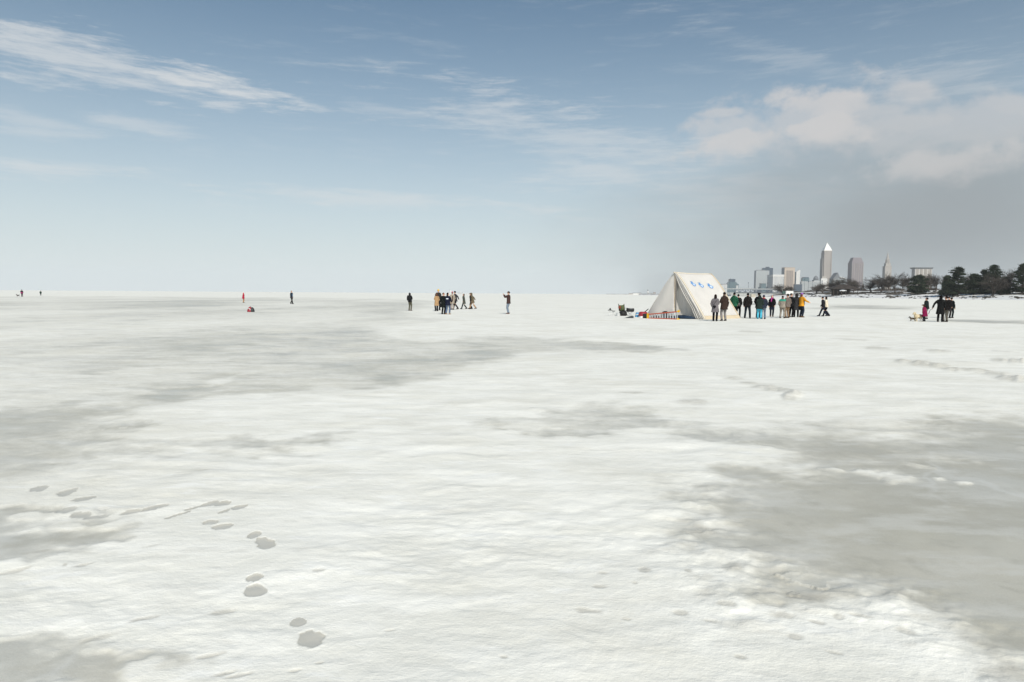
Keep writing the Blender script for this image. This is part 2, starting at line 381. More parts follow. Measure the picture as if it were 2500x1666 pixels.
def build_ice():
    nf, nb = 760, 110
    th = np.concatenate([np.linspace(-R(46), R(46), nf), np.linspace(R(46), 2 * np.pi - R(46), nb + 2)[1:-1]])
    r1 = np.linspace(0.3, 2.4, 16)[:-1]
    r2 = 1 / np.linspace(1 / 2.4, 1 / 60, 500)
    r3 = 60 * (10000 / 60.0) ** (np.arange(1, 121) / 120)
    rr = np.concatenate([r1, r2, r3]); nr, nc = len(rr), len(th)
    Rr, T = np.meshgrid(rr, th, indexing='ij')
    x = Rr * np.sin(T); y = Rr * np.cos(T)
    drow = np.gradient(rr)[:, None]; dlat = Rr * R(92) / nf; sp = np.maximum(drow, dlat)
    def oct_(lam, seed, stretch=1.0):
        w = sm(lam / (sp + 1e-6), 1.6, 4.0)
        return perlin(x / (lam * stretch), y / lam, seed) * w
    Tw = np.arctan2(x, y); lr = np.log(Rr)
    front = np.abs(Tw) < R(70)
    # ragged outlines: noise in real ground units, coarse and fine
    n1 = fbm(x / 2.6, y / 2.6, 4, 3); n2 = fbm(x / 9.0, y / 14.0, 4, 11); n3 = fbm(x / 40.0, y / 60.0, 4, 21); n4 = fbm(x / 0.7, y / 0.7, 3, 31) + .8 * fbm(x / .24, y / .24, 3, 33) * sm(Rr, 16, 6)
    near = sm(Rr, 60, 12); far = sm(Rr, 25, 90)
    rag = n1 * near + n2 * 0.7 + n3 * far
    field = np.full(x.shape, 1.0)
    for poly, st, soft, rg in ICE:
        d = poly_sd(Tw, lr, poly) + rag * rg + n4 * rg * .6 * near
        field = np.minimum(field, 1 - st * sm(d, -soft, soft))
    # wind streaks and dusting on the open ice
    stk = fbm(x / 12.0, y / 30.0, 5, 41) + .6 * fbm(x / 60.0, y / 200.0, 4, 51)
    field = np.where(field < .9, field + stk * .62 * (1 - field) * sm(Rr, 8, 22) + .05, field)
    # beyond the frame: the same mix of ice and snow
    gen = sm(fbm(x / 14 + 5, y / 14, 4, 61), -.15, .2)
    side = sm(np.abs(Tw), R(40), R(50))
    field = field * (1 - side) + gen * side
    for poly, st, soft, rg in SNOWP:
        d = poly_sd(Tw, lr, poly) + rag * rg + n4 * rg * .35 * near
        field = np.maximum(field, st * sm(d, -soft, soft))
    # the far white field up to the horizon, with grey streaks
    fs = fbm(x / 260.0, y / 700.0, 4, 71)
    field = np.where(Rr > 215, np.clip(.95 + fs * .5, .45, 1.0) * sm(Rr, 215, 260) + field * (1 - sm(Rr, 215, 260)), field)
    # uneven crust inside the snow
    field = field - np.clip(fbm(x / 1.6, y / 1.1, 4, 81) - .12, 0, 1) * .75 * (field > .5) * sm(Rr, 40, 6) * .75
    field = np.clip(field, 0, 1)
    S = sm(field + n4 * .12 * near, .42, .62)
    wet_shade = np.zeros_like(x); dirt_shade = np.zeros_like(x)
    # relief
    z = 0.006 * oct_(1.8, 5) + 0.004 * oct_(.5, 6)
    # thickness grows from the edge; broken crust ledges
    q = (fbm(x / 1.1, y / .8, 3, 91) + .4 * fbm(x / 4, y / 4, 2, 92)) * 4.2
    led = np.floor(q) + sm(q - np.floor(q), 0.0, .22)
    nearw = sm(Rr, 26, 9)
    bump = (.016 * oct_(1.4, 101, 1.3) + .013 * oct_(.52, 102, 1.5) + .010 * oct_(.24, 103, 1.6) + .0055 * oct_(.11, 104, 1.5) + .003 * oct_(.055, 105, 1.3))
    rough = .25 + 1.2 * sm(fbm(x / 2.4, y / 1.9, 3, 95), -.3, .35)
    z = z + S * (.014 + bump * .75 * rough + .0016 * (led * nearw) + .02 * oct_(4.5, 106) * sm(Rr, 4, 12))
    # rolling hummocks in the middle distance
    z = z + S * (.05 * oct_(5.5, 107) + .03 * oct_(2.4, 108)) * sm(Rr, 9, 26) * sm(Rr, 300, 120)
    rim = fbm(x / .14, y / .14, 2, 111) * .55 + fbm(x / .045, y / .045, 2, 112) * .22
    zi = .002 + .0025 * oct_(.08, 113)
    for (px, py, a, b, an) in PRINTS:
        e = wel(x, y, px, py, a * .93, b * .93, an) + rim
        m = sm(e, 1.15, .88)
        z = z * (1 - m) + (np.minimum(z, zi + .006)) * m
        z = z + .002 * sm(e, 1.05, 1.2) * sm(e, 1.6, 1.2) * S
        wet_shade = np.maximum(wet_shade, m); field = field * (1 - m); S = S * (1 - m)
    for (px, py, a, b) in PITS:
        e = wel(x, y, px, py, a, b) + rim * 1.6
        m = sm(e, 1.35, .5); z = z - .004 * m * S; dirt_shade = np.maximum(dirt_shade, m * .5); wet_shade = np.maximum(wet_shade, m * .35)  # shade of the pits is painted in as a darker ground tone
    lump = fbm(x / .22, y / .34, 3, 121); lump2 = fbm(x / .6, y / .9, 3, 122)
    for (px, py, a, b, h) in CLODS:
        e = wel(x, y, px, py, a, b) + lump * .5 + lump2 * .5
        m = sm(e, 1.3, .2); z = z + m * h * .55 * (.7 + lump * 1.5); dirt_shade = np.maximum(dirt_shade, sm(e, 1.5, .6) * .65)
    # lumpy torn rim of the snow where it meets the right hand ice
    d = poly_sd(Tw, lr, ICE[3][0]) + rag * .09
    edge = sm(np.abs(d + .02), .16, .02) * sm(Tw, R(8), R(16)) * sm(Rr, 8.0, 5.0)
    z = z + edge * np.clip(fbm(x / .26, y / .22, 4, 131) + .1, 0, 1) * .03
    dirt_shade = np.maximum(dirt_shade, edge * np.clip(fbm(x / .3, y / .2, 3, 133) - .05, 0, 1) * 1.6)
    z[Rr > 400] *= .4
    V = np.stack([x, y, z], -1).reshape(-1, 3)
    i = np.arange(nr - 1)[:, None] * nc; j = np.arange(nc)[None, :]; j2 = (j + 1) % nc
    quads = np.stack([i + j, i + nc + j, i + nc + j2, i + j2], -1).reshape(-1, 4)
    me = bpy.data.meshes.new('lake_ice')
    nv, nq = len(V) + 1, len(quads)
    cen = np.array([[0, 0, float(z[0].mean())]])
    tri = np.stack([np.full(nc, len(V)), np.arange(nc), (np.arange(nc) + 1) % nc], -1)
    me.vertices.add(nv); me.vertices.foreach_set('co', np.concatenate([V, cen]).ravel())
    loops = np.concatenate([quads.ravel(), tri.ravel()])
    me.loops.add(len(loops)); me.loops.foreach_set('vertex_index', loops.astype(np.int32))
    me.polygons.add(nq + nc)
    me.polygons.foreach_set('loop_start', np.concatenate([np.arange(nq) * 4, nq * 4 + np.arange(nc) * 3]).astype(np.int32))
    me.polygons.foreach_set('use_smooth', np.ones(nq + nc, bool))
    me.update(calc_edges=True); me.validate()
    for nm, a in (('snow', field), ('wet_shade', wet_shade), ('dirt_shade', dirt_shade)):
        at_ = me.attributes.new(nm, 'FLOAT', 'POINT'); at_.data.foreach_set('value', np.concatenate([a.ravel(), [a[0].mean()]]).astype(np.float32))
    o = bpy.data.objects.new('lake_ice', me); COL.objects.link(o); tag(o, kind='structure')
    o['label'] = 'frozen lake of grey ice and patchy trodden snow'
    # material
    m = bpy.data.materials.new('snow_and_ice'); m.use_nodes = True; nt = m.node_tree
    b = nt.nodes['Principled BSDF']
    def attr(n_): 
        k = N(nt, 'ShaderNodeAttribute'); k.attribute_name = n_; return k.outputs['Fac']
    tc = N(nt, 'ShaderNodeNewGeometry'); P = tc.outputs['Position']
    def noise(scale, det, ro=.55, vs_=(1, 1, 1)):
        mp = N(nt, 'ShaderNodeMapping'); mp.inputs['Scale'].default_value = vs_; link(nt, P, mp.inputs[0])
        k = N(nt, 'ShaderNodeTexNoise'); k.inputs['Scale'].default_value = scale; k.inputs['Detail'].default_value = det; k.inputs['Roughness'].default_value = ro
        link(nt, mp.outputs[0], k.inputs[0]); return k.outputs[0]
    nA = noise(9.0, 7, .62); nB = noise(1.1, 6, .6); nC = noise(60, 4, .6); nD = noise(.22, 6, .62, (1, .6, 1)); nE = noise(3.0, 6, .65)
    fld = mth(nt, 'ADD', attr('snow'), mth(nt, 'MULTIPLY', mth(nt, 'SUBTRACT', nA, .5), .30))
    fld = mth(nt, 'ADD', fld, mth(nt, 'MULTIPLY', mth(nt, 'SUBTRACT', nB, .5), .28))
    nF = noise(.10, 9, .68, (1, .7, 1)); nG = noise(.45, 8, .66, (.8, 1, 1)); nH = noise(2.6, 8, .64, (.45, 1, 1)); nI = noise(.025, 8, .7, (1, .55, 1))
    open_ = mth(nt, 'SUBTRACT', 1.0, attr('snow'))
    fld = mth(nt, 'ADD', fld, mth(nt, 'MULTIPLY', mth(nt, 'MULTIPLY', mth(nt, 'SUBTRACT', nF, .5), 1.7), open_))
    fld = mth(nt, 'ADD', fld, mth(nt, 'MULTIPLY', mth(nt, 'MULTIPLY', mth(nt, 'SUBTRACT', nI, .5), 1.3), open_))
    fld = mth(nt, 'ADD', fld, mth(nt, 'MULTIPLY', mth(nt, 'MULTIPLY', mth(nt, 'SUBTRACT', nG, .5), 2.0), open_))
    s = sstep(nt, fld, .18, .80)
    # ice: grey, a little warm where it is slushy, cloudy inside
    ice = mixc(nt, sstep(nt, nB, .35, .66), (.51, .475, .37), (.59, .55, .445))
    ice = mixc(nt, sstep(nt, nD, .38, .62), ice, (.56, .545, .48))
    ice = mixc(nt, mth(nt, 'MULTIPLY', sstep(nt, nE, .5, .68), .7), ice, (.45, .425, .345))
    ice = mixc(nt, mth(nt, 'MULTIPLY', sstep(nt, nC, .62, .75), .35), ice, (.7, .7, .68))
    ice = mixc(nt, mth(nt, 'MULTIPLY', sstep(nt, nG, .46, .62), .75), ice, (.45, .42, .335))
    ice = mixc(nt, mth(nt, 'MULTIPLY', sstep(nt, nH, .46, .64), .6), ice, (.68, .66, .59))
    snow = mixc(nt, sstep(nt, nH, .34, .66), (.85, .83, .745), (.95, .93, .85))
    snow = mixc(nt, mth(nt, 'MULTIPLY', sstep(nt, nG, .46, .66), .55), snow, (.76, .73, .63))
    snow = mixc(nt, mth(nt, 'MULTIPLY', sstep(nt, nF, .48, .66), .42), snow, (.77, .75, .67))
    snow = mixc(nt, mth(nt, 'MULTIPLY', sstep(nt, nC, .55, .72), .25), snow, (.96, .95, .90))
    nJ = noise(3.4, 5, .7, (.4, 1, 1))
    snow = mixc(nt, mth(nt, 'MULTIPLY', sstep(nt, nJ, .56, .68), .5), snow, (.97, .96, .91))
    snow = mixc(nt, mth(nt, 'MULTIPLY', sstep(nt, nJ, .44, .32), .5), snow, (.72, .70, .63))
    vo = N(nt, 'ShaderNodeTexVoronoi', feature='DISTANCE_TO_EDGE'); vo.inputs['Scale'].default_value = .42
    wv = N(nt, 'ShaderNodeVectorMath', operation='ADD'); nv = N(nt, 'ShaderNodeTexNoise'); nv.inputs['Scale'].default_value = .9; nv.inputs['Detail'].default_value = 5
    link(nt, P, nv.inputs[0]); link(nt, P, wv.inputs[0]); link(nt, nv.outputs['Color'], wv.inputs[1]); link(nt, wv.outputs[0], vo.inputs['Vector'])
    crk = mth(nt, 'MULTIPLY', sstep(nt, vo.outputs['Distance'], .022, .0), sstep(nt, nD, .45, .6))
    ice = mixc(nt, mth(nt, 'MULTIPLY', crk, .4), ice, (.74, .73, .68))
    spk = noise(140, 3, .7)
    ice = mixc(nt, mth(nt, 'MULTIPLY', sstep(nt, spk, .56, .7), .45), ice, (.72, .70, .62))
    ice = mixc(nt, mth(nt, 'MULTIPLY', sstep(nt, spk, .44, .32), .4), ice, (.40, .38, .31))
    col = mixc(nt, s, ice, snow)
    col = mixc(nt, mth(nt, 'MULTIPLY', attr('wet_shade'), .92), col, mixc(nt, nE, (.50, .475, .405), (.70, .675, .60)))
    dn = mth(nt, 'MULTIPLY', attr('dirt_shade'), mth(nt, 'ADD', mth(nt, 'MULTIPLY', nA, 1.3), -.05), clamp=True)
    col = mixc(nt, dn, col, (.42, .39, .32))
    link(nt, col, b.inputs['Base Color'])
    ro = N(nt, 'ShaderNodeMapRange'); link(nt, s, ro.inputs[0]); ro.inputs[3].default_value = .34; ro.inputs[4].default_value = .9
    rgh = mth(nt, 'ADD', ro.outputs[0], mth(nt, 'MULTIPLY', mth(nt, 'SUBTRACT', nD, .5), .55), clamp=True)
    rgh = mth(nt, 'MAXIMUM', rgh, .12)
    link(nt, rgh, b.inputs['Roughness'])
    sp_ = N(nt, 'ShaderNodeMapRange'); link(nt, s, sp_.inputs[0]); sp_.inputs[3].default_value = .42; sp_.inputs[4].default_value = .12
    link(nt, sp_.outputs[0], b.inputs['Specular IOR Level'])
    hh = mth(nt, 'ADD', mth(nt, 'MULTIPLY', nC, .35), mth(nt, 'MULTIPLY', nA, 1.0))
    hh = mth(nt, 'ADD', hh, mth(nt, 'MULTIPLY', nG, 5.0))
    hh = mth(nt, 'ADD', hh, mth(nt, 'MULTIPLY', nH, 3.0))
    bp = N(nt, 'ShaderNodeBump'); bp.inputs['Distance'].default_value = .012
    st = N(nt, 'ShaderNodeMapRange'); link(nt, s, st.inputs[0]); st.inputs[3].default_value = .12; st.inputs[4].default_value = .6
    link(nt, st.outputs[0], bp.inputs['Strength'])
    link(nt, hh, bp.inputs['Height']); link(nt, bp.outputs[0], b.inputs['Normal'])
    me.materials.append(m)
    return o
build_ice()

# ------------------------------------------------------------------ shore on the right
def interp(px, tab):
    return float(np.interp(px, [t[0] for t in tab], [t[1] for t in tab]))
SHORE = [(1560, 1250), (1735, 820), (1900, 620), (2100, 490), (2300, 410), (2500, 350), (3000, 260), (4200, 150)]
TOPY = [(1560, 717.8), (1735, 716.5), (1900, 716), (1990, 713.2), (2150, 711), (2300, 710), (2500, 709), (4200, 705)]
def bank_top(px):
    D = interp(px, SHORE) * 1.2
    return EYE + (hor(px) - interp(min(px, 2500), TOPY)) * D / F * (1.0)
def land_z(px, D):
    Ds = interp(px, SHORE); t = (D / Ds - 1) / .2
    h = bank_top(px)
    if t < 0: return -.4
    return -.4 + (h + .4) * min(1, t) ** .8 if t < 1 else h + (t - 1) * 0.02
def build_land():
    pxs = np.arange(1560, 4200, 6.0)
    ts = np.concatenate([np.linspace(-.02, .26, 44), np.array([.3, .36, .45, .6, .8, 1.1, 1.6, 2.4, 3.5, 5, 8, 12, 18])])
    V = []; deb = []
    for t in ts:
        for px in pxs:
            Ds = interp(px, SHORE); D = Ds * (1 + t); X = D * (ray(px, hor(px))[0] / ray(px, hor(px))[1])
            V.append((X, D, land_z(px, D))); deb.append(t)
    V = np.array(V); T = np.array(deb)
    on = sm(T, 0.0, .04) * sm(T, .4, .2)
    V[:, 2] += on * (.55 * fbm(V[:, 0] / 14, V[:, 1] / 14, 4, 201) + .3 * fbm(V[:, 0] / 4, V[:, 1] / 4, 3, 205))
    # drift lines along the beach: dark debris and bare soil
    n = fbm(V[:, 0] / 10, V[:, 1] / 16, 4, 211)
    right = sm(V[:, 0], 150, 330)
    d = 1.25 * sm(np.abs(T - .135 + n * .06), .085, .0) * sm(n, -.35, .05) + .8 * sm(np.abs(T - .035 + n * .02), .018, 0) * sm(n, -.1, .2)
    grass = sm(T, .215, .26)
    nr, nc = len(ts), len(pxs)
    fs = [(i * nc + j, i * nc + j + 1, (i + 1) * nc + j + 1, (i + 1) * nc + j) for i in range(nr - 1) for j in range(nc - 1)]
    me = bpy.data.meshes.new('shore'); me.from_pydata(V.tolist(), [], fs)
    me.polygons.foreach_set('use_smooth', [True] * len(fs))
    for nm, a in (('debris', d), ('grass', grass)):
        k = me.attributes.new(nm, 'FLOAT', 'POINT'); k.data.foreach_set('value', a.astype(np.float32))
    o = bpy.data.objects.new('shore', me); COL.objects.link(o); tag(o, 'snowy beach bank rising from the ice below the trees', kind='structure')
    m = bpy.data.materials.new('beach'); m.use_nodes = True; nt = m.node_tree; b = nt.nodes['Principled BSDF']
    g = N(nt, 'ShaderNodeNewGeometry')
    def noise(scale, det):
        k = N(nt, 'ShaderNodeTexNoise'); k.inputs['Scale'].default_value = scale; k.inputs['Detail'].default_value = det; k.inputs['Roughness'].default_value = .65
        link(nt, g.outputs['Position'], k.inputs[0]); return k.outputs[0]
    def attr(n_):
        k = N(nt, 'ShaderNodeAttribute'); k.attribute_name = n_; return k.outputs['Fac']
    n1 = noise(.12, 6); n2 = noise(.5, 5)
    sn = mixc(nt, n2, (.70, .69, .66), (.84, .835, .82))
    sn = mixc(nt, mth(nt, 'MULTIPLY', sstep(nt, n1, .5, .7), .5), sn, (.56, .53, .47))
    dd = sstep(nt, mth(nt, 'ADD', attr('debris'), mth(nt, 'MULTIPLY', mth(nt, 'SUBTRACT', n2, .5), 1.4)), .34, .6)
    c = mixc(nt, dd, sn, (.10, .09, .075))
    gr = mixc(nt, n2, (.13, .11, .08), (.22, .19, .14))
    c = mixc(nt, attr('grass'), c, gr)
    link(nt, c, b.inputs['Base Color']); b.inputs['Roughness'].default_value = .95; b.inputs['Specular IOR Level'].default_value = .1
    me.materials.append(m)
    # wrack: driftwood and stones too many to count
    rnd = random.Random(4); mb = MB()
    for k in range(2600):
        px = rnd.uniform(1930, 2620); t = rnd.choice([.135, .135, .11, .15, .035]) + rnd.gauss(0, .012)
        Ds = interp(px, SHORE); D = Ds * (1 + t); X = D * ray(px, hor(px))[0] / ray(px, hor(px))[1]
        if fbm(np.array([X / 10]), np.array([D / 16]), 4, 211)[0] < -.05: continue
        zz = land_z(px, D); s = rnd.uniform(.3, 1.2)
        mb.box((X, D, zz + .12 * s), (s * rnd.uniform(.8, 2.6), s, s * .55), rnd.uniform(0, 3), taper=rnd.uniform(.4, .9))
    o = mb.build('wrack', mat('wrack', (.07, .062, .05), .95, .1, .4, 1.5)); tag(o, 'dark driftwood and stones strewn along the snowy beach', 'wrack', kind='stuff')
build_land()


# ------------------------------------------------------------------ city skyline
PSI = R(-2.6)
def facade(name, color, win, sx=3.2, sz=3.8, fx=.55, fz=.5, rough=.6):
    m = bpy.data.materials.get(name)
    if m: return m
    m = bpy.data.materials.new(name); m.use_nodes = True; nt = m.node_tree; b = nt.nodes['Principled BSDF']
    tc = N(nt, 'ShaderNodeTexCoord'); sp = N(nt, 'ShaderNodeSeparateXYZ'); link(nt, tc.outputs['Object'], sp.inputs[0])
    xy = mth(nt, 'ADD', sp.outputs[0], sp.outputs[1])
    a = mth(nt, 'LESS_THAN', mth(nt, 'FRACT', mth(nt, 'DIVIDE', xy, sx)), fx)
    c = mth(nt, 'LESS_THAN', mth(nt, 'FRACT', mth(nt, 'DIVIDE', sp.outputs[2], sz)), fz)
    nw = N(nt, 'ShaderNodeNewGeometry'); s2 = N(nt, 'ShaderNodeSeparateXYZ'); link(nt, nw.outputs['Normal'], s2.inputs[0])
    side = mth(nt, 'LESS_THAN', mth(nt, 'ABSOLUTE', s2.outputs[2]), .5)
    k = mth(nt, 'MULTIPLY', mth(nt, 'MULTIPLY', a, c), side)
    no = N(nt, 'ShaderNodeTexNoise'); no.inputs['Scale'].default_value = .03; no.inputs['Detail'].default_value = 4
    link(nt, tc.outputs['Object'], no.inputs[0])
    base = mixc(nt, no.outputs[0], tuple(v * .88 for v in color), tuple(min(1, v * 1.1) for v in color))
    link(nt, mixc(nt, k, base, win), b.inputs['Base Color'])
    b.inputs['Roughness'].default_value = rough
    return m
def corner(split, px0, px1, D):
    k, k0, k1 = ((p - 1250) / F for p in (split, px0, px1))
    X, Y = k * D, D; c, s = math.cos(PSI), math.sin(PSI)
    w = (k1 * Y - X) / (c - k1 * s)
    d = (k0 * Y - X) / (-s - k0 * c) if px0 < split else w * .6
    return (X, Y, 0), w, abs(d)
def ztop(px, py, D): return at(px, py, D)[2]
def blk(mb, x0, x1, y0, y1, z0, z1):
    mb.box(((x0 + x1) / 2, (y0 + y1) / 2, (z0 + z1) / 2), (x1 - x0, y1 - y0, z1 - z0))
def part(parent, name, m, *boxes):
    mb = MB()
    for b in boxes: blk(mb, *b)
    return mb.build(name, m, parent)
def bldg(name, label, split, px0, px1, ytop, D, m, cat='building'):
    C, w, d = corner(split, px0, px1, D)
    e = empty(name, C, PSI); tag(e, label, cat, 'far city skyline')
    h = ztop(split, ytop, D)
    part(e, 'wall', m, (0, w, 0, d, 0, h))
    return e, w, d, h

gl = facade('glass_slate', (.10, .13, .16), (.05, .07, .10), 3, 3.8, .8, .7, .3)
gl2 = facade('glass_green', (.16, .22, .24), (.10, .15, .17), 4, 4, .8, .7, .3)
pale = facade('pale_concrete', (.46, .48, .47), (.22, .26, .29), 3.5, 3.8, .6, .5)
white = facade('white_concrete', (.68, .67, .64), (.22, .27, .33), 6, 4.2, .5, .55)
tan = facade('tan_stone', (.60, .50, .40), (.34, .29, .25), 4, 3.8, .45, .5)
tand = facade('tan_recess', (.36, .30, .26), (.16, .14, .13), 4, 3.8, .6, .55)
keym = facade('warm_granite', (.42, .38, .34), (.22, .21, .21), 3, 3.9, .5, .5)
mauve = facade('mauve_granite', (.30, .26, .27), (.15, .14, .16), 4.0, 3.9, .5, .5)
stone = facade('limestone', (.50, .46, .41), (.20, .19, .18), 4.5, 4, .4, .5)
plainw = mat('plain_white', (.72, .71, .68), .7, .3, .06, .05)
roofg = mat('roof_grey', (.2, .21, .22), .8, .2, .1, .05)

D0 = 3400
# stepped green glass block on the far left
C, w, d = corner(1773, 1770, 1801, D0); e = empty('office_block', C, PSI); tag(e, 'stepped blue green block leftmost on the skyline, beside the tent', 'building', 'far city skyline')
h = ztop(1785, 688, D0); h2 = ztop(1785, 681.4, D0)
part(e, 'wall', gl2, (0, w, 0, d + 20, 0, h * .82)); part(e, 'setback', gl2, (w * .1, w * .9, 3, d + 15, h * .82, h * .9), (w * .16, w * .82, 4, d + 12, h * .9, h * .98))
part(e, 'penthouse', gl, (w * .24, w * .72, 5, d + 10, h * .98, h2)); part(e, 'mast', roofg, (w * .3, w * .32, 8, 9, h2, h2 + 6))
for (a, b_, y, n_) in ((1757, 1773, 694.4, 'low white block at the foot of the stepped green block'), (1793.5, 1800, 697, 'tiny white hut right of the stepped green block')):
    e, w, d, h = bldg('low_building', n_, a + 1, a, b_, y, D0 - 500, white)
    part(e, 'roof_slab', roofg, (-.8, w + .8, -.8, d + .8, h, h + 1.2))
e, w, d, h = bldg('office_tower', 'broad pale grey slab tower with dark left edge', 1842, 1838, 1874.5, 660.8, D0, pale); part(e, 'roof_slab', roofg, (w * .05, w * .7, 2, d * .5, h, h + 3))
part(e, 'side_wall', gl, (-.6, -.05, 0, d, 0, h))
e, w, d, h = bldg('office_tower', 'dark slate tower rising behind the pale grey slab', 1858, 1855.5, 1883, 654.5, D0 + 220, gl); part(e, 'penthouse', gl, (w * .35, w * .68, 3, d, h, h + 6))
e, w, d, h = bldg('hotel_block', 'white block with grid of bays and a solid white top band', 1883.5, 1869.5, 1910, 671.4, D0 - 150, white)
part(e, 'parapet', plainw, (-1, w + 1, -1, d + 1, h - 9, h + 1.5))
for k in range(7): part(e, 'pilaster', plainw, (w * k / 6.5, w * k / 6.5 + 1.6, -1.2, -.1, 0, h - 9.2))
e, w, d, h = bldg('low_building', 'squat blue grey block at the foot of the pale slab tower', 1856, 1851, 1867.5, 692.7, D0 - 400, gl2); part(e, 'roof_slab', roofg, (-.8, w + .8, -.8, d + .8, h, h + 1.2))
e, w, d, h = bldg('office_tower', 'tan stone tower with a recessed darker centre panel', 1911, 1904, 1936.5, 654, D0, tan)
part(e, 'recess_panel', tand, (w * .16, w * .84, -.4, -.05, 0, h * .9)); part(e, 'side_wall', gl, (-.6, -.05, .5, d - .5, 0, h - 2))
for k in range(5): part(e, 'mullion', tan, (w * (.2 + .15 * k), w * (.2 + .15 * k) + 1.4, -.9, -.45, 0, h * .89))
part(e, 'cornice', tan, (-.8, w + .8, -1.2, d + .8, h, h + 2))
e, w, d, h = bldg('office_tower', 'narrow white tower with slanted top beside the tan tower', 1940, 1936.8, 1949, 664, D0 + 60, plainw)
mb = MB(); mb.add([(0, 0, h), (w, 0, h), (w, d, h), (0, d, h), (w, 0, h + 11), (w, d, h + 11)], [(0, 1, 4), (3, 5, 2), (0, 4, 5, 3), (1, 2, 5, 4), (0, 3, 2, 1)]); mb.build('slanted_top', plainw, e)
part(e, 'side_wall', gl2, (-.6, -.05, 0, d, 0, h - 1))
e, w, d, h = bldg('office_block', 'blue grey mid rise with flat top left of the pointed skyscraper', 1955, 1952, 1972, 679, D0 - 80, gl2); part(e, 'penthouse', gl, (w * .2, w * .95, 2, d + 8, h, h + 4)); part(e, 'annex', gl2, (w, w + 12, 3, d, 0, h * .84))
e, w, d, h = bldg('low_building', 'long low pale hall below the blue grey mid rise', 1953, 1950, 1998, 689, D0 - 420, pale); part(e, 'roof_slab', plainw, (-.8, w + .8, -.8, d + .8, h, h + 2.2))
e, w, d, h = bldg('low_building', 'low slate blue block below the narrow white tower', 1937, 1934, 1955, 695, D0 - 600, gl); part(e, 'roof_slab', roofg, (-.8, w + .8, -.8, d + .8, h, h + 1.2))
# tall pointed skyscraper
Dk = 3450
C, w, d = corner(2005.5, 1998, 2025, Dk); e = empty('skyscraper', C, PSI); tag(e, 'tallest skyscraper with bright white pyramid spire', 'skyscraper', 'far city skyline')
zs = ztop(2013, 612, Dk); za = ztop(2013.7, 592.6, Dk); z1 = ztop(2000, 631, Dk); z2 = ztop(2003, 603, Dk)
part(e, 'wall', keym, (0, w, 0, d * .8, 0, zs)); part(e, 'side_bay', keym, (-.1 * w, -.01 * w, d * .1, d * .9, 0, z1), (w * 1.01, w * 1.06, d * .1, d * .9, 0, z1 * .84))
part(e, 'shoulder', keym, (-.05 * w, 0 * w - .05, d * .15, d * .8, z1, zs - 12)); part(e, 'corner_fin', keym, (w * .02, w * .12, -2, -.05, 0, zs - 6), (w * .88, w * .98, -2, -.05, 0, zs - 6))
mb = MB(); pw = w * .5; cx_, cy_ = w * .5, d * .4
mb.add([(0, 0, zs), (w, 0, zs), (w, d * .8, zs), (0, d * .8, zs), (w * .16, d * .1, zs + (za - zs) * .34), (w * .84, d * .1, zs + (za - zs) * .34), (w * .84, d * .7, zs + (za - zs) * .34), (w * .16, d * .7, zs + (za - zs) * .34), (cx_, cy_, za)],
       [(0, 1, 5, 4), (1, 2, 6, 5), (2, 3, 7, 6), (3, 0, 4, 7), (4, 5, 8), (5, 6, 8), (6, 7, 8), (7, 4, 8)])
sp = mb.build('pyramid_spire', mat('steel_white', (.82, .80, .74), .45, .5), e)
mb = MB(); mb.tube([(cx_, cy_, za - 2), (cx_, cy_, za + 8)], [.7, .2], 5); mb.build('antenna', plainw, e)
e, w, d, h = bldg('low_building', 'cream stone block in front of the pointed skyscraper', 2001, 1998.5, 2016, 680, D0 - 700, plainw); part(e, 'upper_storey', stone, (w * .2, w * .85, 3, d, h, h + 9)); part(e, 'doorway', gl, (w * .12, w * .22, -.4, -.05, 0, h * .9))
mb = MB(); C, w, d = corner(1984, 1982, 1997, D0 - 300); e = empty('domed_hall', C, PSI); tag(e, 'grey domed hall left of the pointed skyscraper', 'building', 'far city skyline')
h = ztop(1984, 684, D0 - 300); part(e, 'wall', pale, (0, w, 0, w, 0, h)); mb.ell((w / 2, w / 2, h), (w * .48, w * .48, 20), 14, 8, zmin=0.0); mb.build('dome', roofg, e, True)
# stadium like roof
C, w, d = corner(2030, 2028, 2060, D0 - 500); e = empty('stadium', C, PSI); tag(e, 'low stadium with peaked grey roof and white canopy', 'stadium', 'far city skyline')
h = ztop(2040, 681, D0 - 500); hp = ztop(2040, 666, D0 - 500)
part(e, 'stand', pale, (0, w, 0, 40, 0, h))
mb = MB(); mb.add([(0, 0, h), (w * .62, 0, h), (w * .62, 40, h), (0, 40, h), (w * .36, 0, hp), (w * .36, 40, hp)], [(0, 1, 4), (2, 3, 5), (0, 4, 5, 3), (1, 2, 5, 4), (0, 3, 2, 1)]); mb.build('roof', roofg, e)
mb = MB(); mb.add([(w * .5, -3, h + 10), (w, -3, h + 3), (w, 30, h + 3), (w * .5, 30, h + 12), (w * .5, -3, h + 7), (w, -3, h), (w, 30, h), (w * .5, 30, h + 9)], [(0, 1, 2, 3), (4, 7, 6, 5), (0, 4, 5, 1), (1, 5, 6, 2), (2, 6, 7, 3), (3, 7, 4, 0)]); mb.build('canopy', plainw, e)
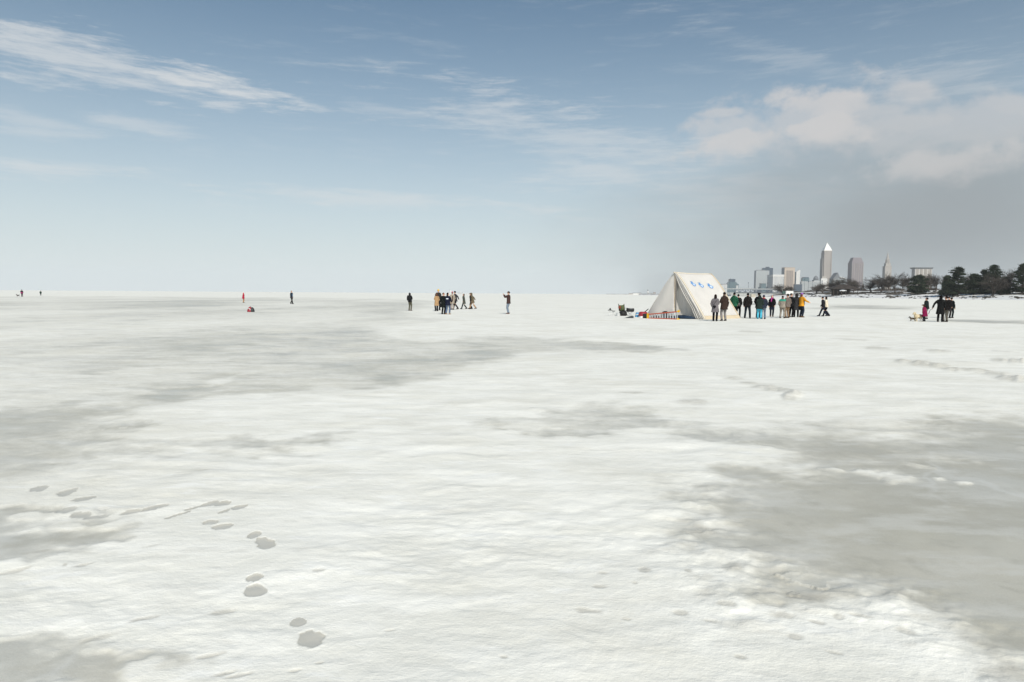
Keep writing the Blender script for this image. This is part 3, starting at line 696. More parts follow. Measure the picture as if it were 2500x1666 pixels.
# chamfered mauve tower
Dm = 3350; C, w, d = corner(2074, 2064.5, 2102.5, Dm); e = empty('office_tower', C, PSI); tag(e, 'wide mauve grey tower with stepped chamfered crown', 'skyscraper', 'far city skyline')
h = ztop(2080, 641, Dm); ht = ztop(2080, 629, Dm)
part(e, 'wall', mauve, (0, w, 0, d, 0, h)); part(e, 'setback', mauve, (w * .05, w * .95, d * .05, d * .95, h, h + (ht - h) * .35), (w * .1, w * .9, d * .1, d * .9, h + (ht - h) * .35, h + (ht - h) * .7)); part(e, 'crown', mauve, (w * .15, w * .85, d * .15, d * .85, h + (ht - h) * .7, ht))
for k in range(6): part(e, 'pilaster', keym, (w * (.02 + .185 * k), w * (.055 + .185 * k), -1.6, -.1, 0, h - 4))
# stone tower with stepped spire
Dt = 3550; C, w, d = corner(2155, 2151.5, 2171, Dt); e = empty('spire_tower', C, PSI); tag(e, 'slim limestone tower with tiered wedding cake spire', 'skyscraper', 'far city skyline')
h = ztop(2160, 651.6, Dt); za = ztop(2163.4, 614, Dt); cx_, cy_ = w * .52, w * .4; tt = za - h
part(e, 'wall', stone, (0, w, 0, w * .8, 0, h)); part(e, 'cornice', stone, (-1, w + 1, -1, w * .8 + 1, h, h + 2.5))
def frus(mb, z0, z1, r0_, r1_, n=8): mb.tube([(cx_, cy_, z0), (cx_, cy_, z1)], [r0_, r1_], n)
mb = MB(); mb.box((cx_, cy_, h + tt * .13), (w * .74, w * .6, tt * .2)); mb.build('upper_stage', stone, e)
mb = MB(); frus(mb, h + tt * .2, h + tt * .48, w * .30, w * .26); mb.build('drum', stone, e)
mb = MB(); frus(mb, h + tt * .48, h + tt * .88, w * .24, w * .05); mb.build('cone', stone, e)
mb = MB(); frus(mb, h + tt * .88, za, 1.0, .3, 5); mb.build('finial', stone, e)
for k in range(8):
    a = k * math.pi / 4; mb = MB(); mb.tube([(cx_ + math.cos(a) * w * .31, cy_ + math.sin(a) * w * .31, h + tt * .2), (cx_ + math.cos(a) * w * .29, cy_ + math.sin(a) * w * .29, h + tt * .5)], [1.2, .9], 5); mb.build('column', stone, e)
# flared court block
Dj = 3300; C, w, d = corner(2226, 2223, 2272, Dj); e = empty('court_block', C, PSI); tag(e, 'broad cream office block with flared dark cornice and vertical piers', 'building', 'far city skyline')
h = ztop(2245, 657, Dj); part(e, 'wall', facade('cream_bays', (.55, .50, .44), (.24, .22, .20), 5, 4, .5, .6), (w * .05, w * .96, 2, d + 20, 0, h))
for k in range(13): part(e, 'pier', plainw if k % 3 == 0 else stone, (w * (.05 + .073 * k), w * (.05 + .073 * k) + 2, .4, 1.95, 0, h))
mb = MB(); h2 = ztop(2245, 653.4, Dj); mb.add([(w * .05, 1, h + .1), (w * .96, 1, h + .1), (w * .96, 40, h + .1), (w * .05, 40, h + .1), (0, -3, h2), (w * 1.01, -3, h2), (w * 1.01, 44, h2), (0, 44, h2)], [(3, 2, 1, 0), (4, 5, 6, 7), (0, 1, 5, 4), (1, 2, 6, 5), (2, 3, 7, 6), (3, 0, 4, 7)]); mb.build('cornice', roofg, e)

# ------------------------------------------------------------------ things on the horizon
def box_thing(name, label, cat, px0, px1, yt, D, m, roof=None, zb=0.0, group=None, dep=8):
    X0 = at(px0, 700, D)[0]; X1 = at(px1, 700, D)[0]; z = ztop((px0 + px1) / 2, yt, D)
    e = empty(name, (X0, D, zb)); tag(e, label, cat, group); w = X1 - X0
    part(e, 'wall', m, (0, w, 0, dep, 0, z - zb))
    if roof: part(e, 'roof', roof, (-w * .02, w * 1.02, -.4, dep + .4, z - zb, z - zb + w * .06 + .3))
    return e, w, z - zb
Dl = 3000
X, Y, _ = at(1581.8, 718, Dl); e = empty('lighthouse', (X, Y, 0)); tag(e, 'white lighthouse on the horizon left of the tent', 'lighthouse')
zt = ztop(1581.8, 707.5, Dl)
mb = MB(); mb.tube([(0, 0, 0), (0, 0, zt * .78)], [3.6, 2.9], 12); mb.build('tower', plainw, e, True)
mb = MB(); mb.tube([(0, 0, zt * .78), (0, 0, zt * .82)], [3.7, 3.7], 12); mb.build('gallery', roofg, e)
mb = MB(); mb.tube([(0, 0, zt * .82), (0, 0, zt * .93)], [2.2, 2.2], 10); mb.build('lantern', mat('lantern', (.3, .34, .36), .2, .5), e)
mb = MB(); mb.tube([(0, 0, zt * .93), (0, 0, zt * 1.02)], [2.5, .2], 10); mb.build('lantern_roof', roofg, e)
e, w, h = box_thing('breakwater', 'low pale breakwater along the horizon behind the lighthouse', 'breakwater', 1480, 1700, 718.2, Dl + 30, mat('rubble', (.42, .42, .42), .9, .2, .3, .2))
rnd = random.Random(8); mb = MB()
for k in range(120): mb.box((rnd.uniform(0, w), rnd.uniform(-3, 0), rnd.uniform(.3, h)), (rnd.uniform(1.5, 4), 2.5, rnd.uniform(1, 2)), rnd.uniform(0, 3))
o = mb.build('rubble', mat('rubble', (.4, .4, .4)), e); o['kind'] = 'stuff'
for a, b_, y, lb in ((1546, 1566, 716.4, 'long white shed on the horizon left of the lighthouse'), (1584, 1594, 716.6, 'white keeper hut just right of the lighthouse'), (1596, 1601, 714.2, 'small tan post house on the horizon between lighthouse and tent'), (1536, 1545, 717, 'low grey shed at the left end of the breakwater')):
    box_thing('shed', lb, 'shed', a, b_, y, Dl - 10, plainw if 'white' in lb else mat('shed_tan', (.45, .40, .36), .8), roofg, group='sheds on the breakwater')
for a, b_, y, lb in ((1093, 1104.5, 712.8, 'pale water intake station on the horizon behind the pink hat walker'), (1117, 1129.5, 714.6, 'low dark water intake platform on the horizon right of the crowd')):
    Dc = 5600; e, w, h = box_thing('intake_station', lb, 'platform', a, b_, 716 if a > 1110 else 715, Dc, plainw if a < 1110 else mat('crib_dark', (.16, .17, .19), .8, .3, .2, .3), roofg, group='stations on the horizon', dep=20)
    part(e, 'cabin', plainw, (w * .45, w * .75, 4, 14, h + 1, h + 10 + (10 if a < 1110 else 0)))
    part(e, 'mast', roofg, (w * .4, w * .43, 5, 7, h, h + (26 if a < 1110 else 13)))

# ------------------------------------------------------------------ pier, pavilion, posts on the shore
dk = mat('pier_steel', (.10, .12, .15), .6, .4, .2, .5); conc = mat('pier_concrete', (.36, .37, .36), .9, .2, .15, .3)
Dp = 700; x0, x1 = at(1793, 711, Dp)[0], at(1911, 711, Dp)[0]; xa = at(1765, 711, Dp)[0]; z0, z1, z2 = ztop(1850, 714.6, Dp), ztop(1850, 707.6, Dp), ztop(1850, 704, Dp)
e = empty('fishing_pier', (x0, Dp, 0)); tag(e, 'dark truss pier with pale concrete deck behind the crowd', 'pier'); L = x1 - x0
part(e, 'deck', conc, (xa - x0, L * .95, 0, 5, z1 + .2, z2 - .4)); part(e, 'lower_chord', dk, (0, L, 0, .5, z0, z0 + .45)); part(e, 'upper_chord', dk, (0, L, 0, .5, z1 - .35, z1 + .15)); part(e, 'quay_wall', conc, (xa - x0, L, 1, 6, 0, z0 - .1))
nb_ = 9
for k in range(nb_):
    a, b_ = L * k / nb_, L * (k + 1) / nb_; c_ = (a + b_) / 2
    part(e, 'post', dk, (a, a + .6, .05, .45, z0 + .45, z1 - .35))
    mb = MB(); mb.tube([(a + .6, .2, z0 + .5), (c_, .2, z1 - .4), (b_, .2, z0 + .5)], .24, 5); mb.build('brace', dk, e)
part(e, 'railing', dk, (xa - x0, L * .9, -.05, .05, z2 - .05, z2 + .08))
for k in range(16): part(e, 'baluster', dk, (L * k / 17, L * k / 17 + .1, -.04, .04, z2 - .4, z2 - .06))
def lamp(px, yt, yb, D, label):
    X, Y, zb = at(px, yb, D); zt = ztop(px, yt, D)
    e = empty('lamp_post', (X, Y, zb)); tag(e, label, 'lamp post', 'lamp posts by the pier')
    mb = MB(); mb.tube([(0, 0, 0), (0, 0, zt - zb - .8)], [.16, .1], 6); po = mb.build('pole', dk, e)
    mb = MB(); mb.tube([(0, 0, zt - zb - .8), (0, 0, zt - zb - .55), (0, 0, zt - zb - .1), (0, 0, zt - zb)], [.2, .6, .5, .15], 8); mb.build('lamp_head', dk, po)
lamp(1781.5, 690, 704, 705, 'dark lamp post on the pier, nearest the tent'); lamp(1827, 690, 704, 705, 'dark lamp post on the middle of the pier'); lamp(1874, 690.5, 704, 705, 'dark lamp post on the right part of the pier')
lamp(1963.7, 681, 712, 640, 'tall thin lamp post left of the bare shore trees'); lamp(1973, 687, 712, 640, 'second thin lamp post left of the bare shore trees'); lamp(1983, 684, 712, 640, 'thin lamp post at the edge of the bare shore trees'); lamp(2101.5, 690, 710, 560, 'pale lamp post right of the brown roofed pavilion')
X, Y, zb = at(1779.5, 722, 600); e = empty('hoist_frame', (X, Y, zb)); tag(e, 'dark steel A frame hoist standing on the snow by the pier', 'hoist')
for s in (-1, 1):
    mb = MB(); mb.tube([(s * 1.2, 0, .6), (s * .1, 0, 4.2)], [.17, .12], 6); mb.build('leg', dk, e)
mb = MB(); mb.tube([(-.9, 0, 1.6), (.9, 0, 1.6)], .1, 5); mb.build('crossbar', dk, e)
mb = MB(); mb.ell((0, 0, .2), (2.1, 1, .75), 10, 6); mb.build('base', dk, e, True)
for a, b_, yt, yb, D, lb, mm in ((1919.5, 1937, 710.6, 717.4, 560, 'white concrete block at the end of the pier', plainw), (1911.8, 1919, 710.8, 716.5, 562, 'dark green container beside the white concrete block', mat('dark_green_paint', (.05, .10, .085), .6)), (1834.5, 1844.5, 718.3, 725.6, 480, 'beige wooden crate on the snow behind the queue', mat('crate_beige', (.45, .41, .34), .85, .2, .2, .6))):
    X0, Y0, zb = at(a, yb, D); X1 = at(b_, yb, D)[0]; h = ztop(a, yt, D) - zb; e = empty('block' if D > 500 else 'crate', (X0, Y0, zb)); tag(e, lb, 'block' if D > 500 else 'crate'); w = X1 - X0
    part(e, 'body', mm, (0, w, 0, 2.5, -.6, h * .92)); part(e, 'lid', mm, (-.06, w + .06, -.06, 2.56, h * .92, h))
# pavilion
Dv = 560; X0 = at(2025, 708, Dv)[0]; X1 = at(2090, 708, Dv)[0]; zb = land_z(2060, Dv); ze = ztop(2057, 706.3, Dv); zr = ztop(2057, 694.8, Dv)
e = empty('pavilion', ((X0 + X1) / 2, Dv, zb)); tag(e, 'pavilion with broad dark brown hipped roof among bare trees', 'pavilion'); w = (X1 - X0) / 2
rm = mat('roof_brown', (.052, .043, .038), .9, .15, .25, .4)
mb = MB(); h1, h2 = ze - zb, zr - zb
prof = [(1.0, h1, 1.0), (1.0, h1 + .35, 1.0), (.62, h1 + (h2 - h1) * .55, .62), (.3, h1 + (h2 - h1) * .92, .25), (.1, h2, .08)]
mb.loft([[(-w * a, -7 * c, z), (w * a, -7 * c, z), (w * a, 7 * c + 0, z), (-w * a, 7 * c, z)] for a, z, c in prof]); mb.build('roof', rm, e)
for k in range(7): part(e, 'post', mat('post_brown', (.08, .065, .055), .9), (-w * .9 + w * .3 * k, -w * .9 + w * .3 * k + .4, -5, -4.6, -1.5, h1))
part(e, 'back_wall', mat('post_brown', (.08, .065, .055)), (-w * .7, w * .7, 3, 3.4, -1.5, h1))
# parked car in front of the pavilion
cm = mat('white_car_paint', (.8, .8, .79), .3, .5); X, Y, z = at(2058, 712, 530); e = empty('parked_car', (X, Y, z)); tag(e, 'white parked car in front of the brown pavilion', 'car')
mb = MB(); mb.loft([[(x, -.9, zz), (x, .9, zz), (x, .9, zt_), (x, -.9, zt_)] for x, zz, zt_ in ((-2.3, .35, .7), (-2.2, .3, .95), (-1.0, .28, 1.0), (1.2, .28, 1.0), (2.1, .3, .9), (2.3, .35, .65))]); mb.build('body', cm, e)
mb = MB(); mb.loft([[(-1.6 + k, -.82 + k * .3, 1.0 + q), (1.3 - 1.4 * k, -.82 + k * .3, 1.0 + q), (1.3 - 1.4 * k, .82 - k * .3, 1.0 + q), (-1.6 + k, .82 - k * .3, 1.0 + q)] for k, q in ((0, 0), (.35, .45), (.5, .52))]); mb.build('cabin', mat('car_glass', (.06, .07, .08), .1, .6), e)
mb = MB(); blk(mb, -1.1, .55, -.6, .6, 1.53, 1.58); mb.build('roof', cm, e)
for sx in (-1.4, 1.4):
    for sy in (-.92, .92):
        mb = MB(); mb.tube([(sx, sy - .1, .33), (sx, sy + .1, .33)], .33, 12); mb.build('wheel', mat('tyre', (.03, .03, .03), .9), e)

# ------------------------------------------------------------------ trees
def bare_tree_mesh(seed, spread=.55):
    rnd = random.Random(seed); tr = MB(); tw = MB()
    def grow(p, d, L, r, lev):
        n = 3 if lev < 3 else 2; pts = [p]; rad = [r]
        q = p.copy()
        for i in range(n):
            d = (d + Vector((rnd.gauss(0, .12), rnd.gauss(0, .12), rnd.gauss(.04, .06)))).normalized()
            q = q + d * (L / n); pts.append(q.copy()); rad.append(r * (1 - .5 * (i + 1) / n))
        (tr if lev < 3 else tw).tube(pts, rad, 5 if lev < 2 else 3)
        if lev >= 5: return
        kids = (4, 4, 4, 5, 5)[lev]
        for k in range(kids):
            t = rnd.uniform(.35, 1.0) if k else 1.0
            b = pts[0].lerp(pts[-1], t) if n < 2 else pts[min(n, max(0, int(t * n)))].copy()
            az = rnd.uniform(0, 6.283); sp_ = rnd.uniform(.35, 1.0) * (spread + .12 * lev)
            o = d.orthogonal().normalized(); o = Matrix.Rotation(az, 3, d) @ o
            nd = (d * math.cos(sp_) + o * math.sin(sp_)); nd.z = nd.z * .8 + .12
            grow(b, nd.normalized(), L * rnd.uniform(.62, .85), max(.024, r * .5), lev + 1)
    grow(Vector((0, 0, -.5)), Vector((0, 0, 1)), 3.3, .26, 0)
    zs = max(v[2] for v in tw.v); k = 10.0 / zs
    for mb in (tr, tw): mb.v = [(a * k, b * k, c * k) for a, b, c in mb.v]
    wd = np.percentile(np.abs(np.array(tw.v)[:, :2]), 97)
    return tr, tw, wd
barkm = mat('bark', (.115, .095, .08), .95, .1, .3, .8); twigm = mat('twig', (.088, .076, .066), .95, .1)
bare = []
for s_ in (1, 2, 3, 4, 5):
    tr, tw, wd = bare_tree_mesh(s_ * 13 + 1)
    a = tr.build('trunk', barkm); b_ = tw.build('crown', twigm); bare.append((a.data, b_.data, wd)); bpy.data.objects.remove(a); bpy.data.objects.remove(b_)
def place_tree(name, label, px, yt, D, width_px, trunk_me, crown_me, wd, rz, group, sz=10.0):
    zb = land_z(px, D) - .3; zt = ztop(px, yt, D); X = at(px, 710, D)[0]
    e = empty(name, (X, D, zb), rz); k = (zt - zb) / sz; kx = (width_px / F * D / 2) / wd
    e.scale = (kx, kx, k); tag(e, label, 'tree', group)
    for nm, me in (('trunk', trunk_me), ('crown', crown_me)):
        o = bpy.data.objects.new(nm, me); COL.objects.link(o); o.parent = e
    return e
BARE = [  # px, top, distance, width, label
    (1912, 691, 660, 44, 'small bare tree at the end of the truss pier'), (1933, 696, 700, 24, 'thin bare sapling behind the white concrete block'),
    (1992, 690, 620, 34, 'low bare tree left of the pointed skyscraper base'), (2012, 689, 610, 40, 'low bare tree in front of the pointed skyscraper'), (2028, 684, 640, 34, 'bare tree rising beside the stadium roof, left side'),
    (2044, 674, 640, 46, 'tall bare tree rising above the brown pavilion'), (2072, 682, 620, 34, 'bare tree behind the right half of the pavilion'), (2088, 677, 600, 40, 'broad bare tree under the mauve tower'), (2108, 690, 600, 30, 'small bare tree just right of the pavilion'),
    (2128, 675, 560, 40, 'bare tree left of the slim spire tower'), (2150, 667, 545, 56, 'round bare tree in front of the slim spire tower'), (2172, 676, 560, 34, 'bare tree on the right flank of the spire tower'), (2185, 661, 530, 42, 'bare tree with clear forked trunk right of the spire tower'), (2202, 664, 525, 38, 'second bare tree with clear trunk, left of the dark round evergreen'), (2216, 672, 540, 30, 'bare tree tucked behind the dark round evergreen'),
    (2268, 668, 500, 30, 'bare tree at the right edge of the flared cream block'), (2284, 662, 490, 44, 'spreading bare tree left of the big pines'), (2303, 668, 500, 34, 'bare tree brushing the left flank of the big pines'),
    (2372, 662, 520, 30, 'faint bare tree showing between the two big pines'), (2425, 664, 395, 50, 'brown bare tree in front of the tallest pine'), (2455, 652, 500, 44, 'tall bare tree behind the gap left of the edge pine'), (2445, 672, 400, 44, 'bare tree with pale trunk between the pines')]
for k, (px, yt, D, wpx, lb) in enumerate(BARE):
    t = bare[k % 5]; place_tree('bare_tree', lb, px, yt, D, wpx * 1.05, t[0], t[1], t[2], k * 1.7, 'bare trees along the shore')
# low scrub under the trees, nobody could count it
rnd = random.Random(3); mb = MB()
for k in range(14000):
    px = rnd.uniform(1940, 2620); D = interp(px, SHORE) * rnd.uniform(1.22, 1.42); X = at(px, 710, D)[0]; z = land_z(px, D)
    h = rnd.uniform(.9, 4.2) * (1.0 if px > 2090 else .8) * (.35 + .65 * (.5 + .5 * math.sin(px * .11) * math.cos(px * .037))); a = rnd.uniform(0, 6.28)
    mb.tube([(X, D, z - .2), (X + math.cos(a) * h * .2, D, z + h * .6), (X + math.cos(a) * h * .4 + rnd.gauss(0, .15), D, z + h)], [.10, .08, .03], 3)
o = mb.build('scrub', twigm); tag(o, 'brown leafless scrub along the foot of the shore trees', 'scrub', kind='stuff')

def pine_mesh(seed, H=14.0, rad=7.0, round_=False):
    rnd = random.Random(seed); tr = MB(); cr_ = MB()
    tr.tube([(0, 0, -.5), (.15, .1, H * .4), (-.1, 0, H * .75), (0, 0, H * .96)], [.34, .28, .16, .05], 7)
    npad = 210
    for k in range(npad):
        t = rnd.random() ** 1.15; zc = H * (.06 + .88 * t)
        if round_: env = rad * math.sqrt(max(0, 1 - (2 * (t - .42) / 1.16) ** 2))
        else: env = rad * (1 - t) ** .55 * (.84 + .2 * math.sin(t * 15 + seed))
        a = rnd.uniform(0, 6.283); env *= .8 + .3 * math.sin(3 * a + seed) * math.cos(t * 9 + a); rr = env * math.sqrt(rnd.uniform(.12, 1)); x, y = math.cos(a) * rr, math.sin(a) * rr
        if k % 4 == 0: tr.tube([(0, 0, max(.4, zc - rr * .22)), (x * .9, y * .9, zc - .1)], [.09, .03], 3)
        s = rnd.uniform(.65, 1.25) * (1.0 if rad > 4 else .6)
        for j in range(56):
            p = Vector((rnd.gauss(0, .55) * s, rnd.gauss(0, .55) * s, abs(rnd.gauss(0, .30)) * s)) + Vector((x, y, zc))
            b = rnd.uniform(.25, .6) * (1 if rad > 4 else .7); d = Vector((rnd.gauss(0, 1), rnd.gauss(0, 1), rnd.gauss(.5, .8))).normalized(); q = d.orthogonal().normalized() * b * .33
            q2 = d.cross(q).normalized() * b * .33
            cr_.add([p - q, p + q, p + d * b, p - q2, p + q2], [(0, 1, 2), (3, 4, 2)])
    return tr, cr_
needle = mat('pine_needles', (.038, .050, .030), .8, .25, .6, .35)
pm = []
for s_, H, rad, rd in ((1, 14, 8.2, False), (2, 14, 6.6, False), (3, 14, 8.6, False), (4, 14, 8.0, False), (5, 9, 6.0, True), (6, 10, 6.0, False)):
    tr, c_ = pine_mesh(s_, H, rad, rd); a = tr.build('trunk', barkm); b_ = c_.build('crown', needle); pm.append((a.data, b_.data, rad, H)); bpy.data.objects.remove(a); bpy.data.objects.remove(b_)
for px, yt, D, wpx, vi, lb in ((2338, 650.5, 425, 82, 0, 'broad dark pine, leftmost of the tall pines'), (2378, 668, 420, 54, 5, 'lower dark pine in the gap between two tall pines'), (2424, 645.5, 412, 84, 2, 'tallest broad dark pine right of the gap'), (2402, 657, 418, 56, 1, 'dark pine leaning against the left of the tallest pine'),
                             (2496, 643, 392, 76, 3, 'dark pine cut by the right edge of the view'), (2452, 676, 402, 46, 5, 'low dark pine beneath the bare trees near the edge pine'), (2312, 672, 428, 46, 5, 'low dark pine at the left foot of the broad pines'), (2242, 671.5, 470, 47, 4, 'rounded dark evergreen standing apart left of the pines')):
    t = pm[vi]; place_tree('pine_tree', lb, px, yt, D, wpx, t[0], t[1], t[2], px * .37, 'dark pines along the shore', t[3])

# ------------------------------------------------------------------ canvas tent
TO = Vector((11.3, 47.7, 0)); TU = Vector((.762, .647, 0)); TW = Vector((.647, -.762, 0))
TL, THW, TH = 4.35, 2.5, 3.22
TR = math.atan2(TU.y, TU.x)         # local x = along the ridge (away), local -y = towards the lit side

def canvas_mat(name, c, tr):
    m = mat(name, c, .9, .1, .05, 1.2, .25, 90.0, trans=tr)
    return m
cv = canvas_mat('canvas_cream', (.90, .87, .825), .42); cv_hem = canvas_mat('canvas_hem', (.74, .62, .44), .15); cv_trim = canvas_mat('canvas_trim', (.78, .70, .56), .15)
tent = empty('canvas_tent', TO, TR); tag(tent, 'cream canvas ridge tent with three blue rabbit prints on its roof', 'tent')
def wz(t): return THW * t ** .84, TH * (1 - t)             # outward distance and height at slope parameter t
def roofp(u, t, side, out=0.0):
    w, z = wz(t); sag = -.05 * math.sin(math.pi * u / TL) * math.sin(math.pi * min(t * 1.1, 1)) + .012 * math.sin(u * 7 + t * 9)
    zr = -.05 * math.sin(math.pi * u / TL) * (1 - t)
    return ((u), -side * (w + sag + out * .8), z + zr + out * .6)
def grid(name, fn, nu, nv, m, parent, thick=.012, smooth=True):
    mb = MB(); V = [fn(i / nu, j / nv) for j in range(nv + 1) for i in range(nu + 1)]
    mb.add(V, [(j * (nu + 1) + i, j * (nu + 1) + i + 1, (j + 1) * (nu + 1) + i + 1, (j + 1) * (nu + 1) + i) for j in range(nv) for i in range(nu)])
    o = mb.build(name, m, parent, smooth)
    if thick:
        s = o.modifiers.new('thickness', 'SOLIDIFY'); s.thickness = thick; s.offset = 0
    return o
rr_ = grid('roof_panel', lambda a, b: roofp(a * TL, b, 1), 24, 24, cv, tent); rr_['label'] = 'sunlit roof slope with blue prints'
grid('roof_panel', lambda a, b: roofp(a * TL, b, -1), 16, 16, cv, tent)
# hem band at the foot of the lit slope, trim along its two edges and the ridge
grid('hem', lambda a, b: roofp(-.01 + a * (TL + .02), .925 + b * .078, 1, .02), 24, 4, cv_hem, rr_)
grid('edge_trim', lambda a, b: roofp(-.04 + a * .20, b * .995, 1, .022), 3, 24, cv_trim, rr_)
grid('edge_trim', lambda a, b: roofp(TL - .10 + a * .12, b * .995, 1, .022), 3, 24, cv_hem, rr_)
mb = MB(); mb.tube([(u_, 0, TH - .02 - .05 * math.sin(math.pi * max(0, min(1, u_ / TL)))) for u_ in (-.12, .5, 1.2, 2.1, 3, 3.8, TL + .05)], .055, 8); mb.build('ridge_pole', cv_trim, tent, True)
# back gable
grid('back_panel', lambda a, b: (TL - .05, (2 * a - 1) * wz(b)[0], wz(b)[1]), 14, 14, cv, tent)
# front: left flap hangs closed, right flap is drawn aside in folds, between them one looks inside
def lflap(a, b):
    w, z = wz(b); inner = -.02 + .42 * b ** 5
    y = w * (1 - a) - inner * a
    bil = -.16 * math.sin(math.pi * a) * b - .20 * a * b * b + .03 * math.sin(a * 9 + b * 2) * b
    return (bil + .02, y, z)
grid('left_flap', lflap, 22, 22, cv, tent)
def rflap(a, b):
    w, z = wz(b); y0 = w * (.16 + .56 * min(1, b * 1.35) ** .8); y = y0 + (w - y0) * a
    fold = (.055 * math.sin(a * 26 + b * 3) + .03 * math.sin(a * 47 + b * 8)) * min(1, .35 + b)
    return (-.05 + fold + .10 * (1 - a) * b, -y * (1 - .0), z)
grid('right_flap', rflap, 60, 24, cv, tent)
def iflap(a, b):                       # loose inner curtain seen in shade behind the opening
    w, z = wz(b); y = -.05 + (w * .80) * a
    return (.22 + .45 * a * b + .06 * math.sin(a * 8 + b), -y, max(.02, z))
grid('inner_curtain', iflap, 20, 20, cv, tent)
mb = MB(); mb.tube([(-.02, -.06, 0), (-.02, -.02, TH - .05)], .03, 8); mb.build('front_pole', mat('pole_wood', (.5, .42, .32), .8, .2, .3, 5), tent)
mb = MB(); mb.tube([(.06, -.16, 2.62), (.07, -.2, 2.2), (.05, -.24, 1.95)], [.012, .05, .02], 6); mb.build('gap_shade', mat('gap_shade_grey', (.2, .19, .18), .9), tent)  # added dark strip, stands in for the shade in the flap gap
# blue rabbit prints on the lit slope
blue = mat('print_blue', srgb(84, 140, 196), .9, .1, .25, 9); pblue = mat('print_pale_blue', srgb(196, 210, 232), .9, .1, .1, 9)
RAB = [(0, [(805, 562), (832, 566), (868, 612), (858, 628), (826, 600)]), (0, [(884, 566), (912, 570), (945, 622), (926, 640), (896, 612)]),
       (0, [(858, 608), (896, 612), (945, 630), (962, 660), (948, 690), (900, 690), (842, 684), (852, 645)]),
       (1, [(948, 690), (962, 668), (1010, 676), (1060, 712), (1074, 752), (1044, 782), (996, 768), (930, 718)]),
       (0, [(955, 652), (1000, 660), (1050, 690), (1098, 730), (1102, 758), (1084, 800), (1046, 812), (1022, 796), (1062, 772), (1070, 748), (1048, 712), (1006, 684), (960, 676)]),
       (0, [(884, 692), (910, 690), (948, 728), (1000, 764), (1036, 790), (1028, 806), (980, 786), (914, 736)])]
P0 = TO + Vector((0, 0, TH)); nrm = (TW * TH + Vector((0, 0, 1)) * THW).normalized()
def to_roof(px, py):
    d = Vector(ray(px, py)); o_ = Vector((0, 0, EYE)); k = (P0 - o_).dot(nrm) / d.dot(nrm); h = o_ + d * k - TO
    u_ = h.dot(TU); z = h.z
    for _ in range(3): t = max(.01, 1 - z / TH)
    return u_, t
for dx, dy in ((0, 0), (19.3, 2.6), (41.6, 5.2)):
    mb = MB()
    for lay, (mi, poly) in enumerate(RAB):
        mb.cur = mi; V = []
        for (a, b_) in poly:
            a_, bb = 950 + (a - 950) * .86, 690 + (b_ - 690) * .86; u_, t = to_roof(1630 + a_ / 16.807 + dx, 650 + bb / 16.807 + dy); V.append(roofp(u_, t * 1.06, 1, .016 + .002 * lay))
        mb.add(V, [tuple(range(len(V)))])
    o = mb.build('rabbit_print', [blue, pblue], rr_); o['label'] = 'blue stencilled leaping rabbit'
# dark bedding just inside the opening
gx, gy = ground(1676, 780); dm = mat('dark_blue_mat', (.02, .035, .06), .9, .1, .4, 3)
mb = MB(); 
mb.loft([[(x, -.28 * s, 0.02), (x, .28 * s, 0.02), (x, .25 * s, h), (x, 0, h * 1.25), (x, -.25 * s, h)] for x, s, h in ((-.75, .6, .10), (-.6, 1, .20), (-.1, 1.1, .22), (.4, 1, .15), (.75, .7, .06))])
o = mb.build('rolled_mat', dm, None, True); o.location = (gx, gy + .35, .01); o.rotation_euler = (0, 0, R(-22)); tag(o, 'dark blue bedding roll lying in the tent opening', 'bedroll')

# ------------------------------------------------------------------ gear in front of the tent
alu = mat('aluminium', (.62, .64, .66), .35, .5, .1, 6, metal=.6); fib = mat('ladder_orange', srgb(176, 88, 66), .6, .3, .15, 4); yel = mat('ladder_yellow', srgb(226, 178, 40), .6, .3, .1, 4); blk_ = mat('black_plastic', (.018, .018, .018), .6, .3, .3, 5)
a0 = Vector((*ground(1583, 779), 0)); a1 = Vector((*ground(1655, 781.5), 0)); d = (a1 - a0); L = d.length
lad = empty('step_ladder', a0, math.atan2(d.y, d.x)); tag(lad, 'orange step ladder lying on its side before the tent, yellow feet right', 'ladder')
mb = MB(); mb.box((L / 2, 0, .05), (L, .04, .075)); rails = [mb.build('rail', fib, lad)]
for yy in (0.0,):
    ang = math.atan2(.24, L); mb = MB(); mb.box((L / 2, yy, .43), (L / math.cos(ang), .04, .075), tilt=Matrix.Rotation(-ang, 3, 'Y')); rails.append(mb.build('rail', fib, lad))
n_ = 11
for k in range(n_):
    x = .12 + (L - .3) * k / (n_ - 1); h = .29 + .24 * x / L
    mb = MB(); mb.box((x, .02, .05 + h / 2), (.075, .05, h)); mb.build('rung', alu, lad)
for zz in (.05, .56):
    mb = MB(); mb.box((L + .02, 0, zz), (.20, .07, .12), tilt=Matrix.Rotation(R(25 if zz < .3 else -30), 3, 'Y')); mb.build('foot', yel, rails[0 if zz < .3 else 1])
mb = MB(); mb.box((L - .02, -.03, .31), (.05, .02, .44)); mb.build('rung', alu, lad)
mb = MB(); mb.box((-.04, 0, .2), (.1, .14, .34)); mb.build('top_cap', yel, lad)
def thing(name, label, cat, px, py, rz=0.0, group=None):
    gx, gy = ground(px, py); e = empty(name, (gx, gy, 0), rz); return tag(e, label, cat, group)
e = thing('rucksack', 'black rucksack slumped behind the ladder rungs', 'bag', 1624, 778.2)
mb = MB(); mb.loft([[(-.2 * s, -.12, z), (.2 * s, -.12, z), (.24 * s, .05, z), (.16 * s, .16, z), (-.16 * s, .16, z), (-.24 * s, .05, z)] for s, z in ((.8, 0), (1.1, .12), (1.05, .3), (.8, .46), (.35, .52))]); mb.build('pack', blk_, e, True)
